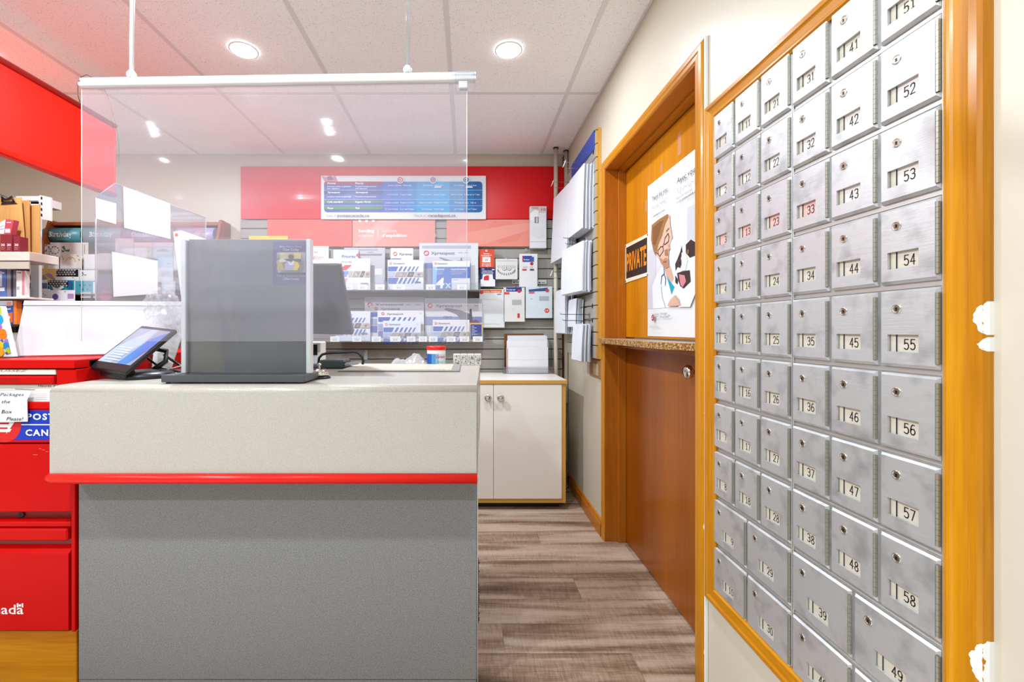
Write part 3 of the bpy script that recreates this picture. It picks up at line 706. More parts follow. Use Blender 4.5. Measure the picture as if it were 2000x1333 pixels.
for nm, pts, lb in (('taped_notice', [(187, 387), (227, 398), (227, 438), (188, 427)], 'small blank notice taped nearest the front edge of the side shield'),
                    ('taped_notice', [(241, 365), (332, 398), (333, 467), (243, 445)], 'large blank notice taped high on the clear side shield'),
                    ('taped_notice', [(219, 492), (308, 510), (308, 574), (222, 580)], 'blank sheet taped low on the clear side shield')):
    vs = [SP(x, y, .003) for x, y in pts]; build(nm, MB().slab(vs, (-.0012, 0, 0), M_PAPER), None, (SHX, vs[0].y, min(v.z for v in vs)), lb, 'notice', 'notices taped to the side shield')
# gift bag with dots
GY = 1.46
b = MB(); pts = [P(-80, 600, GY), P(1, 598, GY), P(24, 697, GY), P(-80, 697, GY)]
b.slab(pts, (0, .018, 0), M_PAPER)
bag = build('gift_bag', b, None, (WX(-30, GY), GY+.04, WZ(697, GY)), 'white paper gift bag with large bright coloured dots', 'bag')
p = front(GY-.0004)
def inside(x, y): return x < 1+(y-598)*23/99-1
for (x, y, r, c) in ((-8, 606, 13, 'c8d820'), (-4, 625, 11, '18a8e0'), (-7, 640, 11, 'b070c8'), (-10, 655, 12, 'f03890'), (5, 653, 10, 'f08010'), (14, 668, 6, 'a878c8'), (13, 676, 7, '1890d8'), (4, 666, 3, '3868c0'), (-3, 676, 11, 'f8d010'), (-2, 688, 11, 'f0a818'), (18, 685, 6, 'a8d030'), (14, 690, 2.4, '604878')):
    pts = []
    for k in range(20):
        qx, qy = x+r*math.cos(k*math.pi/10), y+r*math.sin(k*math.pi/10); qy = max(599.5, min(696.5, qy)); qx = min(qx, (qy-598)*23/99+.4); pts.append((qx, qy))
    p.poly(pts, c)
p.done('dots', bag)
build('tray', MB().box(-1.9, WX(12, 1.44), 1.44, 1.50, ZT-.001, WZ(697, GY)-.0005, M_DWIRE, .001), None, (-1.7, 1.49, ZT-.001), 'low dark tray under the dotted gift bag', 'tray')

# crumpled clear wrap bunched on the right end of the board
b = MB(); vs = []; nu, nv = 16, 16; RW = random.Random(3)
for j in range(nv+1):
    for i in range(nu+1):
        a = i/nu; t = j/nv; px = 282+72*a+RW.uniform(-3, 3)-8*(t-.5); py = 662-100*t*(.75+.25*math.sin(a*3.0))+RW.uniform(-3, 3)
        vs.append(P(px, py, 1.60+.05*a-.03*math.sin(math.pi*a)*math.sin(math.pi*t)+RW.uniform(-.012, .012)))
b.add(vs, [(j*(nu+1)+i, j*(nu+1)+i+1, (j+1)*(nu+1)+i+1, (j+1)*(nu+1)+i) for j in range(nv) for i in range(nu)], clear('crumpled_wrap', (.98, .98, .98), .3, gloss=.14, rough=.08, noise=(22, (1, 1, 1), .3, .6)))
build('plastic_wrap', b, None, (-1.1, 1.62, WZ(662, 1.6)), 'crumpled clear plastic wrap bunched at the right end of the white board', 'wrap', recalc=False)

# ------------------------------------------------------------------ things on the counter
# stamp display stand
SYF = 1.36
st_ = thing('display_stand', 'grey countertop display stand with curved clear front and dark grey base', 'display stand', (-.69, 1.36, CT))
build('base', MB().box(-.9146, -.486, 1.30, 1.425, CT+.004, .985, M_DGREY, .002), st_)
b = MB()
for x in (-.90, -.505):
    for y in (1.312, 1.41): b.lathe([(.006, 0), (.006, .005)], (x, y, CT), M_BLACK, 10)
build('foot', b, st_)
xa, xb, zt2 = -.872, -.4995, 1.404
build('back_panel', MB().box(xa, xb, SYF+.003, SYF+.009, .985, zt2, pbr('mid_grey_panel', (122, 120, 118), .5), .001), st_)
for x in (-.8865, -.499): build('side_rail', MB().box(x, x+.0145, SYF-.012, SYF+.014, .985, zt2-.002, pbr('silver_rail', (226, 226, 226), .3, .2) if x < -.6 else bpy.data.materials['silver_rail'], .002), st_)
b = MB(); vs = []; nn = 24
for j in range(9):
    for i in range(nn+1):
        t = i/nn; y = SYF-.002-.028*math.sin(math.pi*t)+.0015*math.sin(t*31+j*.8); vs.append((xa+.0005+(xb-xa-.001)*t, y, .985+(zt2-.985)*j/8))
b.add(vs, [(j*(nn+1)+i, j*(nn+1)+i+1, (j+1)*(nn+1)+i+1, (j+1)*(nn+1)+i) for j in range(8) for i in range(nn)], clear('bowed_clear_sheet', (.93, .93, .93), .05, gloss=.09, rough=.03, noise=(4, (5, 1, .5), .05, .1)), True)
build('curved_sheet', b, st_, recalc=False)
stp = flat('stamp_card', 'purple card with a large portrait stamp on the grey display stand', 'card', (533, 471, 603, 557), SYF+.0018, .001, '6a5d96', b=0)
p = front(SYF+.0014)
p.text('Black History Month', 568, 484, 4.2, 'f2eef8', 0, 0, 43, 'C'); p.text('Chloe Cooley', 568, 490, 4.6, 'ffffff', .025, 0, 32, 'C')
p.text("Mois de l'histoire des Noirs", 569, 541, 4.2, 'f2eef8', 0, 0, 55, 'C'); p.text('Chloe Cooley', 569, 547, 4.6, 'ffffff', .025, 0, 32, 'C')
p.rect(542.5, 493, 597, 533, 'f6f4f0')
for k in range(26):
    for yy in (493, 533): p.disc(543.5+k*2.1, yy, .55, '6a5d96', 6)
for k in range(19):
    for xx in (542.5, 597): p.disc(xx, 494+k*2.1, .55, '6a5d96', 6)
p.rect(546, 496, 593, 530, '8a8466'); p.rect(546, 496, 593, 508, 'c8bc94'); p.poly([(575, 496), (593, 496), (593, 508), (583, 506)], 'd8c080'); p.poly([(546, 511), (562, 506), (570, 512), (546, 518)], 'd8d4c4')
p.poly([(560, 508), (593, 509), (593, 514), (565, 512)], '4a5058'); p.poly([(547, 517), (556, 514), (562, 530), (546, 530)], 'b8a45c')
p.poly([(562, 530), (562, 519), (567, 513), (572, 511), (578, 511), (583, 514), (587, 530)], 'b4a8cc'); p.poly([(568, 512), (574, 517), (580, 511), (578, 520), (571, 520)], 'eee8e0')
p.poly([(579, 512), (587, 515), (591, 522), (586, 530), (577, 530), (581, 521)], 'e8c430'); p.disc(574, 503.5, 5.2, '6a4630', 18, 6.2); p.poly([(568.5, 502), (569.5, 497.5), (574, 496.3), (578.5, 497.5), (579.5, 502), (574, 499.4)], 'b8a48c')
p.poly([(571, 508), (577, 508), (577, 513), (571, 513)], '6a4630'); p.text('CANADA', 548, 500, 3, 'f4f0e0', 0, 0, 15); p.done('stamp_print', stp)

# tablet on a round swivel base
C = Vector((-1.124, 1.468, 1.062)); u = Vector((.150, -.040, -.014)); v = Vector((.012, .172, .140)); v = v-u*(v.dot(u)/u.dot(u)); n_ = u.cross(v).normalized()
tb = thing('tablet', 'black customer tablet tilted back on a round black swivel base', 'tablet', (-1.11, 1.47, CT))
O = C-u/2-v/2
scn = build('housing', MB().obox(O-n_*.016, u, v, n_*.016, M_BLACK, .003), tb)
p = PR(O+v, u, -v, n_); p.rect(.05, .07, .95, .86, '8f98a8', .12); p.poly([(.05, .86), (.05, .55), (.45, .07), (.62, .07), (.62, .4), (.4, .86)], 'a4acb8', .12); p.poly([(.66, .3), (.95, .1), (.95, .5), (.82, .86), (.58, .86)], '4878b8', .12)
for k in range(6): p.rect(.15, .52+k*.055, .5+.04*(k % 3), .535+k*.055, 'c4ccd8', .12)
p.done('screen', tb)
BC = (-1.085, 1.475, CT)
b = MB(); b.lathe([(.080, 0), (.082, .004), (.081, .012), (.072, .020), (.045, .026), (.012, .028)], BC, M_BLACK, 36); build('base', b, tb)
b = MB(); b.tube([(-1.08, 1.50, CT+.024), (-1.06, 1.53, CT+.05), (-1.07, 1.55, 1.045), (-1.105, 1.51, 1.06), (-1.12, 1.49, 1.05)], .009, M_BLACK, 10); build('swivel_arm', b, tb)
b = MB(); b.lathe([(.016, -.055), (.02, -.05), (.02, .05), (.016, .055)], O+u*.55+v*.08-n_*.03, M_BLACK, 16, u.normalized()); build('hinge_barrel', b, tb)
b = MB(); b.tube([(-1.14, 1.52, 1.04), (-1.10, 1.56, .985), (-1.02, 1.56, .967), (-.96, 1.50, .972), (-.90, 1.47, .968)], .004, M_BLACK, 8); b.tube([(-1.05, 1.52, .98), (-.99, 1.53, .998), (-.93, 1.50, .985), (-.89, 1.50, .965)], .002, M_WHITE, 6); b.tube([(-1.1, 1.58, 1.03), (-1.04, 1.58, .99), (-.98, 1.57, .97), (-.9, 1.52, .965)], .005, M_BLACK, 8); build('cable', b, tb)

# white box file behind the display stand
q = [P(338, 453, 1.74), P(353, 450, 1.74), P(372, 640, 1.74), P(361, 640, 1.74)]
b = MB(); b.slab(q, (.03, .42, -.01), M_PAPER); ob = build('white_file', b, None, (-1.05, 1.9, WZ(640, 1.74)), 'tall white box file with a red dot behind the grey display stand', 'file')
p = front(1.7385); p.disc(344.5, 459, 3, 'e8501c', 14); p.done('red_dot', ob)

# monitor seen from behind
A, B_ = P(664, 516, 1.66), P(690, 655, 1.86); wd = Vector((-.36, 0, 0)); vv = B_-A; nn_ = Vector((0, vv.z, -vv.y)).normalized()
if nn_.y > 0: nn_ = -nn_
mn = thing('monitor', 'black touch monitor turned away and tilted beside the grey display stand', 'monitor', (-.64, 1.82, CT))
build('housing', MB().obox(A, wd, vv, -nn_*.028, pbr('monitor_back', (30, 27, 26), .22), .005), mn)
build('bezel_edge', MB().obox(A+Vector((-.36, 0, .001))-nn_*.004, Vector((.362, 0, 0)), (vv*.02), -nn_*.026, pbr('pale_bezel', (198, 196, 194), .3), .002), mn)
build('stand_neck', MB().obox(A-nn_*.028+wd*.8+vv*.5, (.05, 0, 0), (0, .05, 0), (0, .02, -(A.z+vv.z*.5-CT-.012)), M_BLACK, .004), mn)
build('stand_foot', MB().box(-.86, -.64, 1.76, 1.94, CT, CT+.012, M_BLACK, .004), mn)

# service bell
b = MB(); c = (-.492, 1.452, CT)
bell = thing('service_bell', 'chrome service bell with black foot beside the grey display stand', 'bell', c)
build('foot', MB().lathe([(.036, 0), (.036, .004), (.03, .008)], c, M_BLACK, 26), bell)
build('dome', MB().lathe([(.031, .010), (.030, .018), (.025, .026), (.016, .032), (.005, .034)], c, M_CHROME, 28), bell)
build('plunger', MB().lathe([(.003, .034), (.003, .042), (.006, .044), (.006, .049), (.002, .051)], c, M_CHROME, 14), bell)
# card terminal and its loop handle
tm = thing('label_printer', 'low dark grey hand device with a black loop cable by the monitor', 'device', (-.59, 1.83, CT))
build('housing', MB().box(WX(622, 1.80), WX(673, 1.80), 1.80, 1.9, CT, CT+.036, pbr('dark_green_grey', (62, 70, 68), .3), .006), tm)
build('base_strip', MB().box(WX(625, 1.8), WX(680, 1.8), 1.795, 1.90, CT, CT+.006, M_BLACK, .002), tm)
q = [P(x, y, 1.84) for x, y in ((622, 712), (623, 700), (629, 693), (640, 690), (660, 689), (690, 688), (700, 690), (707, 698), (710, 706), (708, 712))]
build('loop_cable', MB().tube(q, .0055, M_BLACK, 8), tm)
b = MB(); b.obox(P(672, 716, 1.79), (.06, .01, .008), (0, .05, 0), (0, 0, .014), clear('loose_clear_wrap', (.95, .95, .95), .35, gloss=.15, noise=(30, (1, 1, 1), .2, .6)), .006); build('plastic_wrap', b, tm)
pr = thing('label_device', 'black and white upright device half hidden by the display stand rail', 'device', (WX(612, 1.95), 1.98, CT))
build('housing', MB().box(WX(596, 1.95), WX(627, 1.95), 1.95, 2.02, CT, WZ(668, 1.95), M_WHITE, .004), pr); build('dark_face', MB().box(WX(600, 1.95), WX(620, 1.95), 1.947, 1.95, WZ(694, 1.95), WZ(672, 1.95), M_BLACK, .001), pr)
# counter mat
mt = build('counter_mat', MB().box(-.495, -.028, 1.665, 2.0, CT, CT+.006, pbr('grey_rubber', (140, 136, 128), .7), .002), None, (-.26, 1.83, CT), 'flat tan writing mat with grey border on the counter top', 'mat')
build('paper_insert', MB().box(-.49, -.06, 1.68, 1.995, CT+.006, CT+.0068, pbr('tan_insert', (206, 192, 172), .35)), mt)
p = PR((-.24, 1.725, CT+.007), (1, 0, 0), (0, -1, 0), (0, 0, 1)); p.rect(0, 0, .165, .035, 'ecdccc'); p.text('complimentary shipping', .083, .027, .017, 'd04830', 0, 0, .14, 'C'); p.done('red_lettering', mt)
# crumpled clear bag, wipes tub, stamp coils
b = MB(); vs = []; nu, nv = 22, 12
for j in range(nv+1):
    for i in range(nu+1):
        a = i/nu; t = j/nv; hh = math.sin(math.pi*a)**.6*math.sin(math.pi*t)**.6
        vs.append((WX(763+a*76, 2.0), 1.965+t*.10, CT+hh*(.034+.016*math.sin(a*9+t*3)+.012*R.random())))
b.add(vs, [(j*(nu+1)+i, j*(nu+1)+i+1, (j+1)*(nu+1)+i+1, (j+1)*(nu+1)+i) for j in range(nv) for i in range(nu)], clear('crumpled_poly', (.96, .96, .96), .5, gloss=.15, rough=.1, noise=(25, (1, 1, 1), .3, .8)))
build('plastic_bag', b, None, (WX(800, 2), 2.0, CT), 'crumpled clear plastic bag lying left of the wipes tub', 'bag', recalc=False)
tc = (WX(852, 2.0), 2.005, CT); k = 2.0/F
tub = thing('wipes_tub', 'white and blue tub of wipes with a red lid on the counter', 'tub', tc)
build('body', MB().lathe([(.041, 0), (.0425, .003), (.0425, .068), (.041, .071)], tc, M_WHITE, 32), tub)
build('lid', MB().lathe([(.0435, .070), (.0445, .073), (.0445, .083), (.042, .087), (.01, .088)], tc, pbr('red_lid', (226, 24, 18), .35), 32), tub)
b = MB()
def arc(a0, a1, z0, z1, c, rr):
    n = max(2, int((a1-a0)/8)); vs = []
    for i in range(n+1):
        a = math.radians(a0+(a1-a0)*i/n); vs += [(tc[0]+rr*math.sin(a), tc[1]-rr*math.cos(a), CT+z0), (tc[0]+rr*math.sin(a), tc[1]-rr*math.cos(a), CT+z1)]
    b.add(vs, [(2*i, 2*i+2, 2*i+3, 2*i+1) for i in range(n)], pm(c), True)
arc(-110, -25, .002, .053, '1a62b8', .0428); arc(-25, 0, .002, .053, '5a9cd8', .0428); arc(0, 20, .002, .053, '9cc4e8', .0428); arc(20, 110, .002, .053, 'dcebf6', .0428)
for k_ in range(7): arc(-80, -42, .010+k_*.006, .012+k_*.006, '0c3c88', .0430)
vs, fs, a0, a1 = textgeo('Certainty', .02, .25); kk = .05/(a1-a0)
def wrap(x, z): return (tc[0]+.0431*math.sin(x/.0431), tc[1]-.0431*math.cos(x/.0431), CT+z)
b.add([wrap(.002+(q_[0]-a0)*kk, .034+q_[1]*.017) for q_ in vs], fs, pm('d83828'), True)
vs, fs, a0, a1 = textgeo('disinfecting wipes', .0, 0); kk = .03/(a1-a0); b.add([wrap(.007+(q_[0]-a0)*kk, .014+q_[1]*.006) for q_ in vs], fs, pm('203868'), True)
build('label', b, tub, recalc=False)
for k_ in range(4):
    xa_ = 885.5+k_*13.7; o = flat('stamp_coil', ['white boxed coil of patterned tape, first of the row beside the wipes tub', 'white boxed coil of patterned tape, second from the wipes tub', 'white boxed coil of patterned tape, third from the wipes tub', 'white boxed coil of patterned tape at the counter end of the row'][k_], 'tape coil', (xa_, 690, xa_+13.2, 712), 1.985, .035, 'f2efe9', None, 'coils of patterned tape', .002)
    o.location.z = CT; p = front(1.9845); RR = random.Random(k_)
    dz = (WZ(712, 1.985)-CT)/1.985*F
    for q_ in range(16):
        x = xa_+1+RR.random()*10; y = 691.5+RR.random()*17; p.rect(x, y, x+RR.choice((1, 1.4, .8)), y+RR.choice((2, 3, 1.4)), '5a5654')
    p.done('pattern', o)
# ------------------------------------------------------------------ slat wall behind the counter
SLY = 3.195
sw = thing('slat_wall', 'grey carpeted slat wall panel behind the counter', 'slat wall', (-.5, SLY, .78))
X0, X1 = -1.664, .70
build('backing', MB().box(X0, X1, SLY+.012, YB-.001, .76, 1.93, M_DWIRE), sw)
for k in range(-1, 15):
    za = 1.8654-.0738*k; build('slat', MB().box(X0, X1, SLY, SLY+.013, za-.0738+.003, min(za, 1.93)-.003, M_SLAT, .0015), sw)
# red header board and faded banners
RB = 3.185
hd = build('red_header_board', MB().box(WX(470, RB), WX(1110, RB), RB, YB-.03, WZ(428, RB), WZ(325, RB), pbr('deep_red_gloss', (208, 6, 10), .35, spec=.25), .001).box(WX(470, RB), WX(1110, RB), YB-.03, YB-.001, WZ(420, RB), WZ(335, RB), M_WHITE), None, (0, RB, WZ(428, RB)), 'wide plain red header board high on the back wall', 'board')
build('ledger_strip', MB().box(X0, X1, SLY+.013, YB-.001, 1.93, WZ(430, RB), M_DWIRE), sw)
BN = 3.18
def leafghost(p, x, y, s, c):
    p.poly([(x-s, y), (x-s*.5, y-s*.5), (x+s*.3, y-s*.45), (x+s, y), (x+s*.6, y+s*.45), (x-s*.2, y+s*.6)], c)
def dr(p): leafghost(p, 664, 462, 22, 'd85c50'); leafghost(p, 600, 455, 16, 'e06a5c')
flat('banner', 'reddish faded banner left of the lettered sending banner', 'banner', (522, 429, 687.5, 482), BN, .003, 'e8604e', dr, 'faded salmon banners')
def dr(p):
    leafghost(p, 833, 460, 20, 'ee9a8c'); p.poly([(690, 482), (740, 430), (780, 430), (730, 482)], 'f8aa9c')
    p.text('Sending', 700, 454, 6, 'ffffff', .02, 0, 31); p.text('solutions', 700, 463, 6, 'ffe8e2', 0, 0, 29); p.rect(738, 447, 738.7, 464, 'ffffff')
    p.text('Solutions', 747, 454, 6, 'ffe8e2', 0, 0, 28); p.text("d'expédition", 747, 463, 6, 'ffffff', .02, 0, 47)
    for k in range(3): p.disc(703+k*13, 431.5, 3, 'fff2ee', 14)
flat('banner', 'salmon banner lettered about sending solutions in two languages', 'banner', (688.5, 429, 850, 482), BN, .003, 'f49a88', dr, 'faded salmon banners')
def dr(p): leafghost(p, 985, 452, 40, 'f08a7a'); p.poly([(872, 482), (910, 455), (990, 440), (1033, 436), (1033, 450), (930, 482)], 'f6a090')
flat('banner', 'salmon banner without lettering right of the slat gap', 'banner', (872, 429, 1035, 482), BN, .003, 'f49484', dr, 'faded salmon banners')
# delivery time chart
def dr(p):
    p.poly([(628, 344), (640, 347), (642, 342.5), (650, 345), (655, 343.5), (660, 354), (650, 356), (634, 355)], 'c890a0'); p.poly([(638, 346), (646, 344.5), (652, 351), (641, 353)], 'a05068')
    p.rrect(633, 355, 942, 415, 6, '3a56b0')
    for (a, b, c) in ((748, 770, '3c68c0'), (770, 795, '2f78cc'), (795, 814, '2088d4'), (814, 846, '10a0e0'), (846, 878, '0ca8e6'), (878, 905, '108cd0'), (905, 930, '1070b8')): p.rect(a, 355, b, 415, c)
    p.rrect(925, 355, 942, 415, 6, '0f5fa4', (0, 1, 1, 0))
    p.rrect(633, 355, 748, 361, 4, 'a02848', (1, 0, 1, 0)); p.rrect(633, 372, 748, 379, 4, '3c3c88', (0, 0, 1, 0)); p.rrect(633, 391, 748, 397.5, 4, '4c7c70', (0, 0, 1, 0)); p.rrect(633, 403, 748, 410, 4, '4c8464', (0, 0, 1, 0))
    for y in (371.5, 389.5, 402): p.rect(633, y, 942, y+.6, 'c8dcf4')
    for y, a, b in ((360.4, 'Priorité', 'Priority'), (378, 'Xpresspost', 'Xpresspost'), (396.7, 'Colis standard', 'Regular Parcel'), (409, 'Poste', 'Mail')):
        p.text(a, 639.5, y, 3.6, 'ffffff', .02, .25); p.text(b, 694, y, 3.6, 'ffffff', .02, .25)
    for y, a, b in ((366, 'Livraison suivie et garantie', 'Tracked and guaranteed'), (370, 'avec signature', 'with signature'), (386, 'Livraison suivie et garantie', 'Tracked and guaranteed')):
        p.text(a, 639.5, y, 2.4, 'ffffff', .015, 0, 46 if len(a) > 15 else 24); p.text(b, 694, y, 2.4, 'ffffff', .015, 0, 41 if len(b) > 15 else 24)
    for y, r in ((364, ('Le jour suivant   Next day', 'Dès demain   Next a.m.', '2 à 3 jours   2 to 3 days')), (382, ('1 et 2 jours   1 and 2 days', '3 et 5 jours   3 and 5 days', 'De 4 à 7 jours   4 days up to 7 days')),
                 (398, ('2 jours ou plus   2 days or more', '4 jours ou plus   4 days or more', 'Renseignez-vous   Ask us')), (410.5, ('2, 3 et 4 jours   2, 3, and 4 days', '4 à 6 jours   4 to 6 days', '4 à 7 jours   4 to 7 days'))):
        for x, t in zip((781, 846, 909), r): p.text(t, x, y, 2.4, 'ffffff', .01, 0, min(56, len(t)*1.75), 'C')
    for x, c, c2 in ((782, 'c03040', 'e8e0e0'), (846, '8080b8', 'd8a0a8'), (910, '405880', 'a0b8d0')): p.disc(x, 352.5, 7, 'f0eef0'); p.disc(x, 352.5, 5.4, c); p.disc(x, 352.5, 3.6, c2, 12); p.disc(x-.6, 352.6, 1.8, c, 7)
    p.text('SUIVI À', 638, 424, 3.8, '8a868c', 0, 0, 19); p.text('postescanada.ca', 659.5, 424, 4.6, '55525c', .02, 0, 62)
    p.text('TRACK AT', 808, 424, 3.8, '8a868c', 0, 0, 26); p.text('canadapost.ca', 836, 424, 4.6, '55525c', .02, 0, 54)
    p.rect(849, 365, 862, 368.5, 'e8e4f4'); p.rect(910, 365, 923, 368.5, 'e8e4f4')
flat('delivery_chart', 'white and blue delivery time chart sign on the red header board', 'sign', (627, 343.5, 949, 428.5), 3.165, .006, 'ecebec', dr)

# ------------------------------------------------------------------ acrylic pocket shelves with mailers
def pocket(name, lbl, pxa, pxb, pyt, pyb, labels):
    YF_, YK = 2.985, SLY-.001
    z = WZ(pyb, YF_); t = thing(name, lbl, 'shelf', (WX((pxa+pxb)/2, 3.05), 3.09, z), 'clear acrylic mailer shelves')
    xa, xb = WX(pxa, YF_), WX(pxb, YF_)
    build('shelf_floor', MB().box(xa, xb, YF_, YK, z, z+.004, M_EDGE), t)
    build('front_lip', MB().box(xa, xb, YF_, YF_+.003, z+.004, WZ(pyt, YF_), M_CLEAR), t)
    build('back_plate', MB().box(xa, xb, YK-.004, YK, z+.004, z+.11, M_CLEAR), t)
    for x in (xa, xb-.003, WX(754.6 if pyb < 600 else 829.3, 3.08)): build('divider', MB().box(x, x+.003, YF_+.003, YK-.004, z+.004, z+.07, M_CLEAR), t)
    p = front(YF_-.0004)
    for (x, wd) in labels:
        l = MB().box(WX(x-wd/2, YF_), WX(x+wd/2, YF_), YF_-.0012, YF_-.0002, WZ(pyb-.6, YF_), WZ(pyb-11, YF_), M_PAPER); o = build('price_label', l, t)
        q = front(YF_-.0013); q.text('$%d.%02d' % (R.randint(9, 29), R.randint(10, 99)), x, pyb-3, 2.6, '4a4648', .01, 0, 8, 'C'); q.line([(x-wd*.3, pyb-7.5), (x+wd*.3, pyb-7.5)], .6, 'b0a8a8'); q.done('price', o)
    return z+.004
zr1 = pocket('pocket_shelf', 'upper clear acrylic shelf of mailers on the slat wall', 478, 939, 553, 567, ((681, 16), (708, 18), (742, 18), (779, 24), (841, 18), (902, 18)))
zr2 = pocket('pocket_shelf', 'lower clear acrylic shelf of mailers on the slat wall', 560, 947, 650, 668.5, ((654, 18), (697, 18), (735, 18), (772, 20), (803, 17), (826, 16), (846, 17), (881, 18), (907, 18), (933, 19)))
PH = ('8a7a70', 'b0a09a', '6a625e', 'c8b8ac', '9a8c84')
def stripes(p, x0, x1, y0, y1, c, n=6, lead=.26, sk=.35):
    w_ = x1-x0; h = y1-y0; k = h*sk
    p.poly([(x0, y0), (x0+w_*lead+k, y0), (x0+w_*lead-k*.4, y1), (x0, y1)], c)
    x = x0+w_*lead
    for i in range(n):
        t = w_*(.062-.007*i); x += w_*.055; a = x+w_*.02
        if a+t+k > x1: break
        p.poly([(a+k, y0), (a+t+k, y0), (a+t-k*.6, y1), (a-k*.6, y1)], c); x = a+t
def photos(p, x0, x1, y0, y1, first='9aa6c8'):
    w_ = x1-x0; k = (y1-y0)*.4; e = [0, .2, .55, .75, 1]
    for i in range(4):
        a, b = x0+w_*e[i]+(1 if i else 0), x0+w_*e[i+1]-(1 if i < 3 else 0)
        p.poly([(a+(k*.5 if i else 0), y0), (min(b+k*.5, x1), y0), (b-(k*.5 if i < 3 else 0), y1), (a-(k*.5 if i else 0), y1)], first if i == 0 else PH[i])
        m = (a+b)/2
        if i: p.disc(m, (y0+y1)/2+.5, (y1-y0)*.28, PH[(i+2) % 5], 9); p.disc(m+(b-a)*.22, (y0+y1)/2-1, (y1-y0)*.2, PH[(i+3) % 5], 7)
def xp(brandname='Xpresspost', big=1.0, lines=True):
    def f(p, bx_=None): pass
    return f
